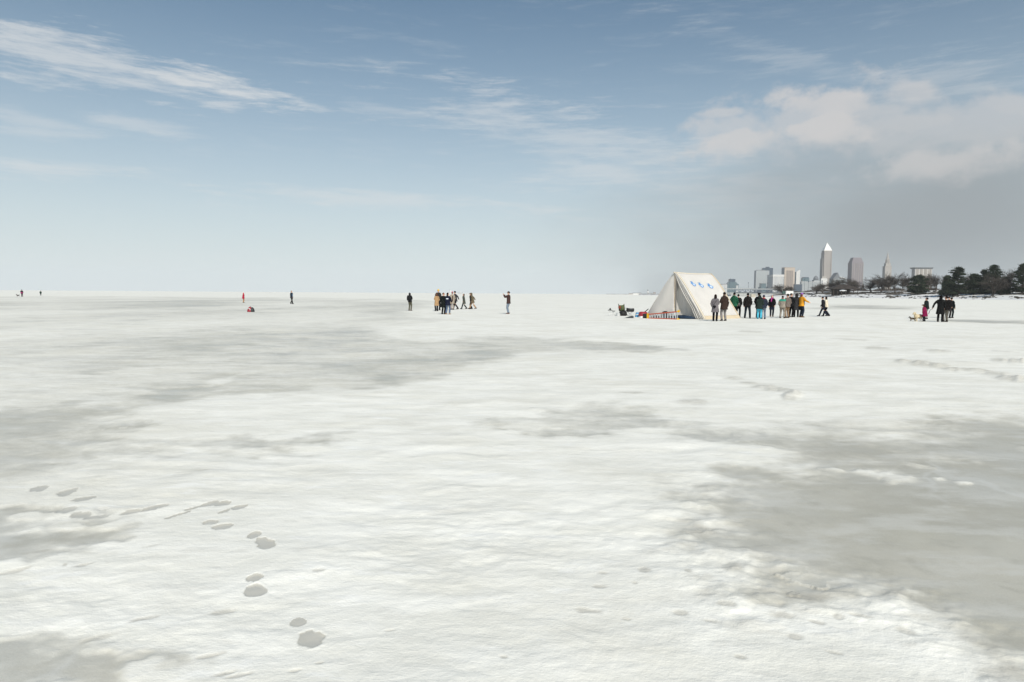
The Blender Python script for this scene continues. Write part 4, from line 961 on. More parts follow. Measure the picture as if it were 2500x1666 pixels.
mb = MB(); mb.tube([(-.1, -.13, .12), (-.12, -.2, .3), (-.08, -.12, .46)], .02, 5); mb.build('strap', blk_, e); mb = MB(); mb.tube([(.1, -.13, .12), (.12, -.2, .3), (.08, -.12, .46)], .02, 5); mb.build('strap', blk_, e)
for px, lb in ((1600, 'small black boot pair behind the left end of the ladder'), (1640, 'black duffel behind the right end of the ladder')):
    e = thing('duffel_bag', lb.replace('boot pair', 'duffel'), 'bag', px, 778.6, .3); w = .3 if px > 1620 else .2
    mb = MB(); mb.tube([(-w, 0, .11), (w, 0, .11)], .11, 10, True); mb.build('pouch', blk_, e, True); mb = MB(); mb.tube([(-w * .5, 0, .2), (0, 0, .3), (w * .5, 0, .2)], .012, 5); mb.build('handle', blk_, e)
# red cool box with white foot band, black side crate with yellow edge
red = mat('red_shell', srgb(150, 44, 54), .5, .4, .15, 5); wht = mat('white_plastic', (.72, .72, .70), .5, .4, .05, 5)
e = thing('cool_box', 'red rounded cool box with white foot band, left of the ladder', 'cool box', 1570, 776, R(10))
mb = MB(); mb.loft([[(-.27 * s, -.2 * s, z), (.27 * s, -.2 * s, z), (.30 * s, 0, z), (.27 * s, .2 * s, z), (-.27 * s, .2 * s, z), (-.30 * s, 0, z)] for s, z in ((.98, .10), (1, .2), (.98, .3), (.9, .38), (.6, .43))]); mb.build('body', red, e, True)
mb = MB(); mb.loft([[(-.27 * s, -.21 * s, z), (.27 * s, -.21 * s, z), (.31 * s, 0, z), (.27 * s, .21 * s, z), (-.27 * s, .21 * s, z), (-.31 * s, 0, z)] for s, z in ((.95, 0), (1, .02), (1, .11))]); mb.build('foot_band', wht, e)
mb = MB(); mb.tube([(.1, 0, .4), (.26, 0, .52), (.38, 0, .62)], [.03, .035, .03], 6, True); mb.build('handle', blk_, e)
e = thing('crate', 'black open crate with yellow edge between cool box and ladder', 'crate', 1575.5, 778.2, R(4))
mb = MB(); blk(mb, -.14, .14, -.16, -.14, 0, .34); blk(mb, -.14, .14, .14, .16, 0, .34); blk(mb, -.14, -.12, -.14, .14, 0, .34); blk(mb, .12, .14, -.14, .14, 0, .34); blk(mb, -.12, .12, -.14, .14, 0, .02); mb.build('shell', blk_, e)
mb = MB(); blk(mb, .145, .20, -.17, -.13, 0, .37); mb.build('edge', yel, e)
mb = MB(); blk(mb, -.1, .1, -.12, .12, .03, .16); mb.build('lining', red, e)
e = thing('cool_bag', 'blue and white cool bag leaning left of the red cool box', 'bag', 1557, 775.4, R(12))
mb = MB(); mb.loft([[(-.15 + k, -.1, z), (.13 + k, -.1, z), (.13 + k, .1, z), (-.15 + k, .1, z)] for k, z in ((-.03, 0), (0, .15), (.03, .30), (.05, .36))]); mb.build('bag_body', mat('cool_blue', srgb(80, 150, 196), .6, .3, .2, 7), e)
mb = MB(); mb.loft([[(-.155 + k, -.106, z), (.135 + k, -.106, z), (.135 + k, .106, z), (-.155 + k, .106, z)] for k, z in ((.008, .19), (.02, .25))]); mb.build('stripe', wht, e)
mb = MB(); mb.tube([(-.08, 0, .36), (.0, -.02, .45), (.14, 0, .37)], .012, 5); mb.build('handle', wht, e)
e = thing('carry_bag', 'dark grey soft bag lying on the snow below the camp chair', 'bag', 1536, 778, R(-5))
mb = MB(); mb.loft([[(x, -.14 * s, .0), (x, .14 * s, 0), (x, .13 * s, h), (x, -.13 * s, h)] for x, s, h in ((-.32, .5, .02), (-.2, .8, .07), (.05, 1, .15), (.22, 1.1, .19), (.3, .8, .16))]); mb.build('bag_body', mat('charcoal', (.05, .055, .058), .85, .2, .3, 6), e, True)
mb = MB(); mb.tube([(-.3, -.05, .04), (-.38, -.1, .02), (-.44, -.04, .02)], .015, 5); mb.build('strap', blk_, e)
# camp chair
camo = mat('camo_green', srgb(104, 112, 80), .9, .1, .55, 7)
e = thing('camp_chair', 'folding camp chair with camouflage backrest', 'chair', 1522, 771.5, R(25))
for sx in (-.26, .26):
    mb = MB(); mb.tube([(sx, -.24, 0), (sx, .24, .42)], .014, 6); mb.build('leg', blk_, e); mb = MB(); mb.tube([(sx, .24, 0), (sx, -.24, .42)], .014, 6); mb.build('leg', blk_, e)
    mb = MB(); mb.tube([(sx, .2, .38), (sx, .3, .92)], .016, 6); mb.build('back_post', blk_, e); mb = MB(); mb.box((sx, 0, .6), (.06, .46, .02)); mb.build('armrest', blk_, e)
mb = MB(); mb.add([(-.26, -.24, .42), (.26, -.24, .42), (.26, 0, .36), (-.26, 0, .36), (.26, .22, .42), (-.26, .22, .42)], [(0, 1, 2, 3), (3, 2, 4, 5)]); o = mb.build('seat', blk_, e, True); o.modifiers.new('t', 'SOLIDIFY').thickness = .02
mb = MB(); mb.add([(-.28, .21, .42), (0, .27, .42), (.28, .21, .42), (-.28, .26, .68), (0, .34, .68), (.28, .26, .68), (-.27, .31, .93), (-.16, .35, .82), (.16, .35, .82), (.27, .31, .93)], [(0, 1, 4, 3), (1, 2, 5, 4), (3, 4, 7, 6), (4, 8, 7), (4, 5, 9, 8)]); o = mb.build('backrest', camo, e, True); o.modifiers.new('t', 'SOLIDIFY').thickness = .02
e = thing('throw_blanket', 'dark blanket bundled on the camp chair seat', 'blanket', 1521, 772, 0); e.location.z = 0
mb = MB(); mb.loft([[(-.3 * s, -.16, z), (.3 * s, -.16, z), (.32 * s, .1, z), (-.32 * s, .1, z)] for s, z in ((.7, 0.0), (.95, .1), (.9, .28), (.6, .38))]); mb.build('cloth', blk_, e, True); mb = MB(); mb.ell((-.28, -.05, .66), (.10, .1, .13), 10, 7); mb.build('cushion', mat('rust_red', srgb(132, 62, 48), .9), e, True)
# grill on folding legs
e = thing('portable_grill', 'black box grill on crossed folding legs beside the camp chair', 'grill', 1538.5, 772, R(8))
mb = MB(); mb.loft([[(-.26 * s, -.16 * s, z), (.26 * s, -.16 * s, z), (.26 * s, .16 * s, z), (-.26 * s, .16 * s, z)] for s, z in ((.8, .32), (1, .38), (1.02, .5))]); mb.build('firebox', blk_, e)
mb = MB(); mb.loft([[(-.265 * s, -.165 * s, z), (.265 * s, -.165 * s, z), (.265 * s, .165 * s, z), (-.265 * s, .165 * s, z)] for s, z in ((1.02, .505), (1.0, .56), (.85, .6))]); mb.build('lid', blk_, e)
mb = MB(); mb.tube([(-.1, -.18, .55), (-.1, -.22, .56), (.1, -.22, .56), (.1, -.18, .55)], .012, 5); mb.build('handle', alu, e)
for yy in (-.12, .12):
    for s in (-1, 1): mb = MB(); mb.tube([(s * .2, yy + s * .012, 0), (-s * .2, yy + s * .012, .33)], .012, 5); mb.build('leg', alu, e)
# two folding stools and a pail
for px, lb, sz in ((1489, 'small folding stool with white legs and dark seat, leftmost gear', 1.0), (1497.5, 'lower folding stool with white legs beside the pale pail', .82)):
    e = thing('folding_stool', lb, 'stool', px, 771.6 if sz == 1 else 771.2, px)
    for k in range(3):
        a = k * 2.094; mb = MB(); mb.tube([(math.cos(a) * .2 * sz, math.sin(a) * .2 * sz, 0), (-math.cos(a) * .13 * sz, -math.sin(a) * .13 * sz, .44 * sz)], .014, 6); mb.build('leg', wht, e)
    mb = MB(); mb.tube([(0, 0, .42 * sz), (0, 0, .44 * sz), (0, 0, .47 * sz)], [.17 * sz, .19 * sz, .12 * sz], 9); mb.build('seat', blk_, e)
e = thing('thermos_flask', 'black flask standing on the leftmost stool', 'flask', 1489.5, 771.6); e.location.z = .47
mb = MB(); mb.tube([(0, 0, 0), (0, 0, .09), (0, 0, .12)], [.06, .06, .03], 8); mb.build('flask_body', blk_, e); mb = MB(); mb.tube([(0, 0, .12), (0, 0, .16)], .032, 8); mb.build('cap', alu, e)
e = thing('pail', 'pale grey pail upside down on the snow between stools and camp chair', 'pail', 1509, 772)
mb = MB(); mb.tube([(0, 0, 0), (0, 0, .03), (0, 0, .2), (0, 0, .255)], [.19, .18, .155, .12], 14); mb.build('bucket', mat('pail_grey', (.5, .51, .5), .5, .4, .1, 6), e, False); mb = MB(); mb.tube([(-.18, 0, .04), (-.12, -.17, .05), (.12, -.17, .05), (.18, 0, .04)], .008, 5); mb.build('bail', alu, e)
# red and black round bag on the far ice
e = thing('dome_bag', 'red and black rounded bag alone on the grey ice', 'bag', 612.4, 762.3)
mb = MB(); mb.ell((-.06, 0, 0.0), (.24, .22, .43), 14, 10, zmin=0.0); mb.build('red_shell', red, e, True)
mb = MB(); mb.ell((.10, .015, 0.0), (.20, .205, .40), 14, 10, zmin=0.0); mb.build('black_shell', mat('black_nylon', (.03, .035, .035), .5, .4), e, True)
mb = MB(); mb.tube([(-.2, -.12, .26), (-.08, -.2, .3), (.02, -.18, .22), (0.0, -.205, .14)], [.02, .03, .03, .015], 6); mb.build('logo_patch', wht, e)
mb = MB(); mb.tube([(-.1, 0, .42), (-.04, 0, .47), (.04, 0, .42)], .012, 5); mb.build('handle', blk_, e)

# ------------------------------------------------------------------ people
_fm = {}
def cloth(c):
    if c not in _fm:
        l_ = sum(c) / 3; q_ = tuple(v * .86 + l_ * .14 for v in c); _fm[c] = mat('cloth_%02x%02x%02x' % c, srgb(*q_), .92, .12, .22, 6.0, .5, 14.0)
    return _fm[c]
skinm = mat('skin', srgb(214, 168, 144), .6, .3, .06, 20); eyem = mat('eye_dark', (.03, .025, .02), .3, .5); lipm = mat('lip', srgb(170, 100, 92), .6)
def ik(A, T, l1, l2, pole):
    d = T - A; L = min(d.length, (l1 + l2) * .999); u = d.normalized()
    a = (l1 * l1 - l2 * l2 + L * L) / (2 * L); h = math.sqrt(max(0, l1 * l1 - a * a))
    p = (pole - u * pole.dot(u)); p = p.normalized() if p.length > 1e-6 else u.orthogonal()
    return A + u * a + p * h, A + u * L
def hand(mb, wr, d, side_v, k):
    d = d.normalized(); s = (side_v - d * side_v.dot(d)).normalized(); n = d.cross(s)
    mm = Matrix((s, n, d)).transposed()
    mb.ell(wr + d * .045 * k, (.042 * k, .018 * k, .055 * k), 8, 6, mm)
    for i, (o, l) in enumerate(((-.030, .062), (-.010, .074), (.011, .070), (.030, .054))):
        b = wr + d * .085 * k + s * o * k; m1 = b + d * l * .5 * k + n * .008 * k; e_ = b + d * l * .92 * k + n * .030 * k
        mb.tube([b - d * .02 * k, m1, e_], [.0105 * k, .010 * k, .008 * k], 6, True)
    b = wr + d * .035 * k - s * .036 * k; mb.tube([b, b + (d * .6 - s * .75) * .035 * k, b + (d * 1.2 - s * .8) * .05 * k + n * .015 * k], [.013 * k, .012 * k, .009 * k], 6, True)
def person(label, px, py, top, face, coat=(30, 30, 32), hem=.46, flare=.02, trousers=(28, 30, 36), boot=(22, 20, 20), boot_h=.16, hair=(40, 30, 25), hair_len=0, hat=None, hatc=(25, 25, 28), hood=None,
           scarf=None, arms=('down', 'down'), lean=0, stride=0.0, spread=.11, hyaw=0, hpitch=0, girth=1.0, gloves=None, hood_up=False, yoke=None, group=None, H=None, bend=0.0, panel=None, skirt=None, collar=None):
    gx, gy = ground(px, py); al = math.atan2(gx, gy)
    if H is None: H = (py - top) / F * gy / (math.cos(R(lean)) * .5 + .5)
    k = H / 1.75; g = girth
    near = gy < 75; vox = (.0125 if near else .02) * k
    e = empty('person', (gx, gy, .012), -(al + R(face))); tag(e, label, 'person', group)
    hz = .53 * H; ln = Matrix.Rotation(-R(lean), 3, 'X')
    hipc = Vector((0, -bend * .12, hz))
    def TP(x, y, z):
        if z <= hz: return Vector((x, y - bend * .12 * (z / hz), z))
        return hipc + ln @ Vector((x, y, z - hz))
    def ring(z, a, b, n=14, ex=2.4):
        out = []
        for i in range(n):
            t = 2 * math.pi * i / n; c, s = math.cos(t), math.sin(t)
            out.append(TP(math.copysign(abs(c) ** (2 / ex), c) * a, math.copysign(abs(s) ** (2 / ex), s) * b, z))
        return out
    # joints
    sh = {s: TP(s * .178 * k * g, 0, .812 * H) for s in (-1, 1)}; up = ln @ Vector((0, 0, 1)); fw = ln @ Vector((0, 1, 0))
    tgt = {}
    for s, mode in zip((-1, 1), arms):
        S = sh[s]; side = Vector((s, 0, 0))
        tgt[s] = {'down': S - up * .53 * k + side * .07 * k + fw * .05 * k, 'pocket': TP(s * .20 * k, .10 * k, .535 * H), 'front': TP(s * .05 * k, .24 * k, .655 * H), 'phone': TP(s * .05 * k, .36 * k, .835 * H), 'cross': TP(-s * .08 * k, .20 * k, .70 * H),
                  'face': TP(s * .05 * k, .15 * k, .86 * H), 'out': S + fw * .30 * k - up * .32 * k + side * .18 * k, 'swing': S - up * .46 * k + fw * .24 * k + side * .05 * k, 'back': S - up * .46 * k - fw * .24 * k + side * .05 * k, 'reach': S + fw * .32 * k - up * .42 * k, 'aside': S - up * .46 * k + side * .26 * k, 'low': S + fw * .15 * k - up * .52 * k, 'behind': TP(s * .04 * k, -.17 * k, .60 * H)}[mode]
    elb, wri = {}, {}
    for s in (-1, 1):
        pole = Vector((s * .7, -.8, -.5)) if arms[(s + 1) // 2] != 'behind' else Vector((s * 1.0, -.4, 0))
        elb[s], wri[s] = ik(sh[s], tgt[s], .295 * k, .255 * k, pole)
    hip = {s: Vector((s * .088 * k * g, -bend * .12, .515 * H)) for s in (-1, 1)}; ank, kne = {}, {}
    for s in (-1, 1):
        ft = Vector((s * spread * k, s * stride * .5 - bend * .05, .045 * H + (0 if s * stride >= 0 else abs(stride) * .10)))
        kne[s], ank[s] = ik(hip[s], ft, .245 * H, .24 * H, Vector((s * .1, 1, 0)))
    # head frame
    hc = TP(0, .012 * k, .862 * H); HM = ln @ Matrix.Rotation(-R(hyaw), 3, 'Z') @ Matrix.Rotation(-R(hpitch), 3, 'X')
    def HP(x, y, z): return hc + HM @ Vector((x * k, y * k, z * k + .0))
    def hmap(mb): mb.v = [tuple(HP(*v)) for v in mb.v]; return mb
    # body: one continuous surface
    b = MB(); b.loft([ring(z * H, a * k, c * k) for z, a, c in ((.475, .10, .08), (.50, .15, .105), (.56, .155, .108), (.64, .135, .098), (.74, .165, .112), (.80, .165, .10), (.835, .10, .075), (.86, .055, .055))])
    hd = MB(); hd.tube([(0, -.012, -.06), (0, 0, .06)], [.058, .052], 10); hd.ell((0, 0, .128), (.075, .094, .108), 12, 10); hd.ell((0, .028, .068), (.052, .058, .055), 10, 7)
    hd.ell((0, .094, .112), (.012, .022, .020), 6, 5)
    for s in (-1, 1): hd.ell((s * .077, -.005, .118), (.012, .022, .034), 6, 5)
    hmap(hd); b.add(hd.v, hd.f)
    for s in (-1, 1):
        b.tube([sh[s] - Vector((s * .03 * k, 0, 0)), elb[s], wri[s]], [.052 * k, .042 * k, .030 * k], 9, True)
        hand(b, wri[s], wri[s] - elb[s], Vector((s, 0, 0)) if arms[(s + 1) // 2] in ('down', 'swing', 'back') else Vector((0, 0, 1)), k)
        b.tube([hip[s], kne[s], ank[s]], [.085 * k, .056 * k, .036 * k], 10, True)
        b.ell(ank[s] + Vector((0, .06 * k, -.035 * H + .01)), (.042 * k, .125 * k, .036 * k), 9, 6)
    o = b.build('body', skinm, e, True, vox, 2)
    for s in (-1, 1):
        m = hmap((lambda q: (q.ell((s * .031, .084, .128), (.013, .008, .008), 6, 4), q)[1])(MB())); m.build('eye', eyem, o)
    m = MB(); m.ell((0, .088, .068), (.022, .008, .006), 6, 4); hmap(m).build('mouth', lipm, o)
    # trousers, boots
    if trousers:
        t = MB(); t.loft([ring(z * H, a * k * g, c * k * g) for z, a, c in ((.455, .10, .09), (.50, .172, .128), (.56, .172, .126), (.59, .165, .12))])
        for s in (-1, 1):
            lo = ank[s].lerp(kne[s], .02); t.tube([hip[s] + Vector((0, 0, .02)), hip[s].lerp(kne[s], .55), kne[s], kne[s].lerp(ank[s], .5), lo], [.108 * k * g, .094 * k * g, .078 * k, .074 * k, .068 * k], 10)
        t.build('trousers', cloth(trousers), e, True, .018 * k, 3)
    for s in (-1, 1):
        m = MB(); a = ank[s]; shv = (kne[s] - a).normalized(); q = a + Vector((0, .055 * k, -.045 * H))
        m.tube([a - shv * .02 * k, a + shv * boot_h * k], [.062 * k, .070 * k], 10); m.loft([[(q.x + x_ * w_, q.y + y_, q.z + z_ * h_) for x_, z_ in ((-.05 * k, 0), (.05 * k, 0), (.048 * k, .7), (.02 * k, 1), (-.02 * k, 1), (-.048 * k, .7))] for y_, w_, h_ in ((-.13 * k, .75, .09 * k), (-.08 * k, 1, .105 * k), (.02 * k, 1, .10 * k), (.09 * k, 1.05, .07 * k), (.15 * k, .7, .05 * k))])
        m.build('boot', cloth(boot), e, True, .016 * k, 2)
    # coat
    if coat:
        c = MB(); rows = [(.858, .068, .066), (.838, .125, .088), (.815, .198, .112), (.76, .215, .136), (.68, .205, .138), (.60, .192, .134), (.53, .203, .142)]
        rows = [r_ for r_ in rows if r_[0] > hem + .02] + [(hem, .205 + flare * (1 + (.53 - hem) * 4), .145 + flare * (1 + (.53 - hem) * 3) + abs(stride) * .05 * max(0, .5 - hem) * 8)]
        c.loft([ring(z * H, a * k * g, d_ * k * g) for z, a, d_ in rows])
        for s in (-1, 1): c.tube([sh[s] - Vector((s * .05 * k, 0, .01 * k)), sh[s].lerp(elb[s], .5), elb[s], elb[s].lerp(wri[s], .5), wri[s]], [.088 * k * g, .080 * k * g, .070 * k * g, .064 * k * g, .056 * k * g], 10, True)
        if collar: c.tube([TP(0, 0, .845 * H), TP(0, 0, .885 * H)], [.10 * k, .088 * k], 10)
        c.build('coat' if hem < .44 else 'jacket', cloth(coat), e, True, .018 * k, 3)
    if yoke:
        c = MB(); c.loft([ring(z * H, a * k * g, d_ * k * g) for z, a, d_ in ((.866, .07, .07), (.842, .135, .098), (.815, .212, .126), (.775, .224, .146), (.755, .220, .142))]); 
        for s in (-1, 1): c.tube([sh[s] - Vector((s * .05 * k, 0, .01 * k)), sh[s].lerp(elb[s], .22)], [.096 * k, .092 * k], 10, True)
        c.build('yoke', cloth(yoke), e, True, .018 * k, 2)
    if panel:
        colr, zlo, zhi, wdt, yy = panel
        c = MB(); c.loft([[TP(x_ * wdt * k, yy * (d0 + .012) * k * g, z_ * H) for x_ in (-1, -.5, .5, 1)] + [TP(x_ * wdt * k, yy * (d0 - .05) * k * g, z_ * H) for x_ in (1, .5, -.5, -1)] for z_, d0 in ((zlo, .138), ((zlo + zhi) / 2, .14), (zhi, .136))]); c.build('patch', cloth(colr), e, True)
    if skirt:
        c = MB(); c.loft([ring(z * H, a * k, d_ * k) for z, a, d_ in ((.55, .17, .125), (.45, .20, .15), (.33, .205, .155))]); c.build('skirt', cloth(skirt), e, True, .02 * k, 2)
    if gloves:
        for s in (-1, 1): 
            m = MB(); d = (wri[s] - elb[s]).normalized(); m.tube([wri[s] - d * .01, wri[s] + d * .06 * k, wri[s] + d * .14 * k], [.045 * k, .052 * k, .034 * k], 8, True); m.build('glove', cloth(gloves), e, True)
    if hood and not hood_up:
        m = MB(); m.ell((0, -.085, -.015), (.12, .075, .075), 10, 7); hmap(m).build('hood', cloth(hood), e, True)
    if hood_up:
        m = MB(); m.ell((0, -.028, .115), (.108, .112, .145), 12, 9); m.ell((0, -.05, 0.0), (.11, .09, .08), 10, 6); hmap(m).build('hood', cloth(hood), e, True)
    if hair and not hood_up:
        m = MB(); m.ell((0, -.022, .140), (.086, .098, .106), 12, 9, zmin=-.55 if hat is None else -.4)
        if hair_len: m.loft([[(x_ * w_, -.02 - y_, z_) for x_, y_ in ((-1, .0), (-.7, .07), (0, .1), (.7, .07), (1, 0), (.6, .02), (-.6, .02))] for z_, w_ in ((.17, .075), (.08, .092), (-.02, .098), (-.02 - hair_len, .08), (-.05 - hair_len, .04))])
        hmap(m).build('hair', cloth(hair), e, True)
    if hat == 'beanie':
        m = MB(); m.ell((0, -.008, .150), (.088, .102, .112), 12, 9, zmin=-.05); m.tube([(0, -.008, .135), (0, -.008, .175)], [.094, .093], 14); m.v = [(x, y * 1.1, z) for x, y, z in m.v]; hmap(m).build('hat', cloth(hatc), e, True)
    elif hat == 'pompom':
        m = MB(); m.ell((0, -.008, .150), (.088, .104, .125), 12, 9, zmin=-.05); m.ell((0, -.01, .285), (.035, .035, .035), 8, 6); hmap(m).build('hat', cloth(hatc), e, True)
    elif hat == 'cap':
        m = MB(); m.ell((0, -.008, .160), (.086, .102, .092), 12, 9, zmin=0.0); m.loft([[(-.06, .07, .162), (.06, .07, .162), (.06, .07, .174), (-.06, .07, .174)], [(-.06, .13, .155), (.06, .13, .155), (.06, .13, .165), (-.06, .13, .165)], [(-.03, .165, .148), (.03, .165, .148), (.03, .165, .156), (-.03, .165, .156)]]); hmap(m).build('hat', cloth(hatc), e, True)
    elif hat == 'beret':
        m = MB(); m.ell((.02, -.01, .205), (.135, .135, .045), 14, 7, Matrix.Rotation(R(14), 3, 'Y')); m.tube([(0, -.008, .16), (0, -.008, .2)], [.088, .09], 12); hmap(m).build('hat', cloth(hatc), e, True)
    if scarf:
        m = MB(); m.tube([(math.cos(t) * .085, math.sin(t) * .088 - .005, -.005 + .012 * math.sin(t * 2)) for t in np.linspace(0, 6.2, 13)], .036, 7); m.tube([(.03, .09, -.02), (.05, .14, -.14), (.06, .165, -.27)], [.035, .045, .04], 7, True); hmap(m).build('scarf', cloth(scarf), e, True)
    e['H'] = 0; del e['H']
    return e, dict(TP=TP, wri=wri, k=k, H=H, HP=HP)
def held(e, name, label, cat, mb, m, smooth=True, parts=()):
    t = empty(name, e.location, e.rotation_euler[2]); tag(t, label, cat)
    mb.build(name + '_body' if not parts else parts[0], m, t, smooth)
    return t

# queue by the tent
G = 'people gathered by the tent'
e, J = person('person in grey knee length coat and black tights, back turned, before the tent', 1745.5, 785.2, 719.5, 8, coat=(112, 106, 108), hem=.335, flare=.03, trousers=(18, 17, 20), boot=(16, 15, 16), boot_h=.3, hair=(38, 26, 24), hair_len=.02, arms=('pocket', 'front'), spread=.10, group=G)
m = MB(); m.ell(J['TP'](-.02, -.20, .545 * J['H']), (.10, .06, .075), 10, 7); m2 = held(e, 'hip_bag', 'small black bag on the back of the grey coat', 'bag', m, cloth((30, 30, 34)), parts=('pouch',)); m = MB(); m.tube([J['TP'](-.09, -.17, .56 * J['H']), J['TP'](-.02, -.175, .68 * J['H']), J['TP'](.14, -.14, .80 * J['H'])], .010, 5); m.build('strap', cloth((30, 30, 34)), m2)
person('person in dark brown coat and grey trousers, tallest beside the tent wall', 1766.8, 784.8, 714, -28, coat=(58, 44, 38), hem=.40, trousers=(128, 124, 122), boot=(60, 52, 46), hair=(40, 30, 26), arms=('front', 'down'), spread=.12, collar=True, group=G)
person('person in bright green hooded jacket at the back corner of the tent', 1791.5, 776, 715.4, 20, coat=(34, 92, 66), hem=.45, trousers=(22, 26, 26), hair=(22, 20, 20), hood=(38, 100, 72), arms=('pocket', 'pocket'), hat='beanie', hatc=(24, 26, 26), group=G)
person('person in dark jacket with grey lower back beside the green jacket', 1801.5, 775.2, 719, 12, coat=(30, 32, 32), hem=.45, trousers=(20, 24, 24), hair=(24, 20, 20), arms=('front', 'pocket'), stride=.12, panel=((110, 104, 102), .50, .62, .13, -1), group=G)
person('person in black leather jacket and dark jeans standing alone, legs apart', 1824.6, 777.8, 716.3, 5, coat=(34, 31, 30), hem=.47, trousers=(34, 44, 52), boot=(20, 18, 18), hair=(20, 18, 18), arms=('down', 'pocket'), spread=.17, collar=True, group=G)
person('person in black beret and black coat behind the turquoise trousers', 1851, 777.0, 716, 20, coat=(26, 22, 24), hem=.40, trousers=(24, 22, 26), hair=(40, 32, 28), hat='beret', hatc=(22, 20, 22), arms=('pocket', 'pocket'), hyaw=-40, group=G)
person('person in dark green hooded coat and bright turquoise trousers', 1853.5, 779.9, 721.4, 4, coat=(38, 50, 44), hem=.42, flare=.03, trousers=(66, 178, 206), boot=(40, 130, 150), boot_h=.05, hair=(26, 24, 22), hood=(30, 42, 38), hood_up=True, arms=('front', 'pocket'), spread=.10, girth=1.06, group=G)
person('person in navy jacket, blue hat, red scarf and faded jeans', 1863.5, 780, 721.4, -12, coat=(40, 46, 60), hem=.47, trousers=(104, 118, 134), boot=(38, 38, 46), hair=(60, 40, 34), hat='beanie', hatc=(32, 44, 78), scarf=(150, 38, 62), arms=('face', 'pocket'), hyaw=30, group=G)
person('person with long dark hair, magenta scarf and black coat facing the camera', 1883.8, 774, 721.4, 172, coat=(20, 18, 22), hem=.44, trousers=(30, 34, 46), boot=(92, 70, 58), boot_h=.32, hair=(26, 18, 18), hair_len=.2, scarf=(190, 52, 138), arms=('pocket', 'down'), hyaw=10, spread=.09, skirt=(28, 32, 48), group=G)
person('person in grey tan snow overalls with turquoise shoulders', 1909.5, 777.8, 723, 14, coat=(146, 136, 122), hem=.47, trousers=(140, 130, 118), boot=(42, 36, 34), hair=(40, 26, 26), yoke=(50, 160, 134), scarf=(120, 36, 44), arms=('pocket', 'cross'), girth=1.08, spread=.15, group=G)
person('person in tan jacket and brown trousers behind the turquoise shoulders', 1921.8, 777.2, 718.6, -35, coat=(112, 100, 92), hem=.46, trousers=(136, 108, 82), boot=(70, 52, 40), hair=(30, 26, 24), hat='beanie', hatc=(34, 34, 34), arms=('front', 'pocket'), hyaw=-25, group=G)
person('person in black jacket with cap, wedged behind the dark grey coat', 1930.5, 775.2, 717, 30, coat=(24, 26, 28), hem=.45, trousers=(20, 20, 22), hair=(60, 46, 36), hat='cap', hatc=(28, 28, 30), arms=('front', 'front'), hyaw=40, group=G)
person('person in long charcoal coat with hood up, left of the mustard jacket', 1943.5, 775.2, 717.6, 0, coat=(52, 52, 54), hem=.30, flare=.035, trousers=(18, 18, 20), hood=(46, 46, 48), hood_up=True, arms=('pocket', 'pocket'), spread=.12, group=G)
person('person in mustard yellow jacket and purple hat with hand held out', 1955.8, 775.6, 716, 50, coat=(226, 152, 34), hem=.46, trousers=(36, 44, 58), boot=(96, 72, 50), hair=(110, 60, 50), hair_len=.03, hat='beanie', hatc=(142, 92, 176), arms=('pocket', 'out'), panel=((34, 28, 34), .50, .80, .14, 1), group=G)
e1, J1 = person('person in dark jacket walking left behind the cream jacket', 2009.5, 773.9, 725.2, -80, coat=(34, 34, 38), hem=.44, trousers=(36, 42, 56), boot=(24, 22, 24), hair=(30, 24, 24), arms=('down', 'swing'), stride=.62, lean=7, group='walking pair right of the queue')
person('person in cream jacket and black trousers walking left', 2017, 773.7, 725, -75, coat=(214, 200, 174), hem=.47, trousers=(24, 24, 32), boot=(22, 20, 22), hair=(22, 20, 20), hair_len=.04, arms=('pocket', 'pocket'), stride=.5, lean=6, hpitch=-8, group='walking pair right of the queue')
# group with dogs on the right
G = 'people with dogs on the right'
person('person in dark jacket, cap and pale grey trousers looking down at the child', 2261.6, 779.7, 726.8, -70, coat=(26, 34, 34), hem=.46, trousers=(150, 150, 146), boot=(34, 32, 32), hair=(40, 34, 30), hat='cap', hatc=(34, 36, 34), arms=('front', 'front'), lean=6, hpitch=-25, girth=1.08, group=G)
person('child in crimson coat bending towards the dogs', 2255.4, 785.8, 745, -62, coat=(128, 22, 64), hem=.30, flare=.05, trousers=(40, 44, 50), boot=(24, 24, 26), hair=(64, 40, 32), hair_len=.10, arms=('low', 'low'), lean=16, hpitch=-20, bend=.6, girth=1.12, group=G)
e, J = person('person in long black coat holding a leash', 2294.7, 786.7, 722.3, 8, coat=(26, 27, 27), hem=.29, flare=.03, trousers=(22, 24, 26), boot=(20, 20, 22), boot_h=.3, hair=(14, 12, 13), hair_len=.03, hood=(24, 24, 25), arms=('aside', 'pocket'), spread=.12, group=G)
lp = e.matrix_basis @ (J['wri'][-1] + Vector((-.03, .0, -.08))); t = empty('dog_leash', lp); tag(t, 'dark leash dangling from the hand of the long black coat', 'leash')
m = MB(); m.tube([(0, 0, 0), (-.05, 0, -.06), (-.11, 0, -.07), (-.16, 0, -.16), (-.20, 0, -.28), (-.22, .0, -.36)], [.012, .012, .012, .014, .022, .018], 6); m.build('strap', cloth((70, 66, 70)), t); m = MB(); m.ell((-.225, 0, -.39), (.018, .012, .03), 6, 5); m.build('clip', alu, t)
person('person in black jacket and olive grey trousers beside the long black coat', 2307.8, 786.7, 724, -30, coat=(24, 22, 22), hem=.46, trousers=(96, 92, 82), boot=(36, 28, 24), hair=(30, 20, 18), arms=('pocket', 'pocket'), hyaw=-40, group=G)
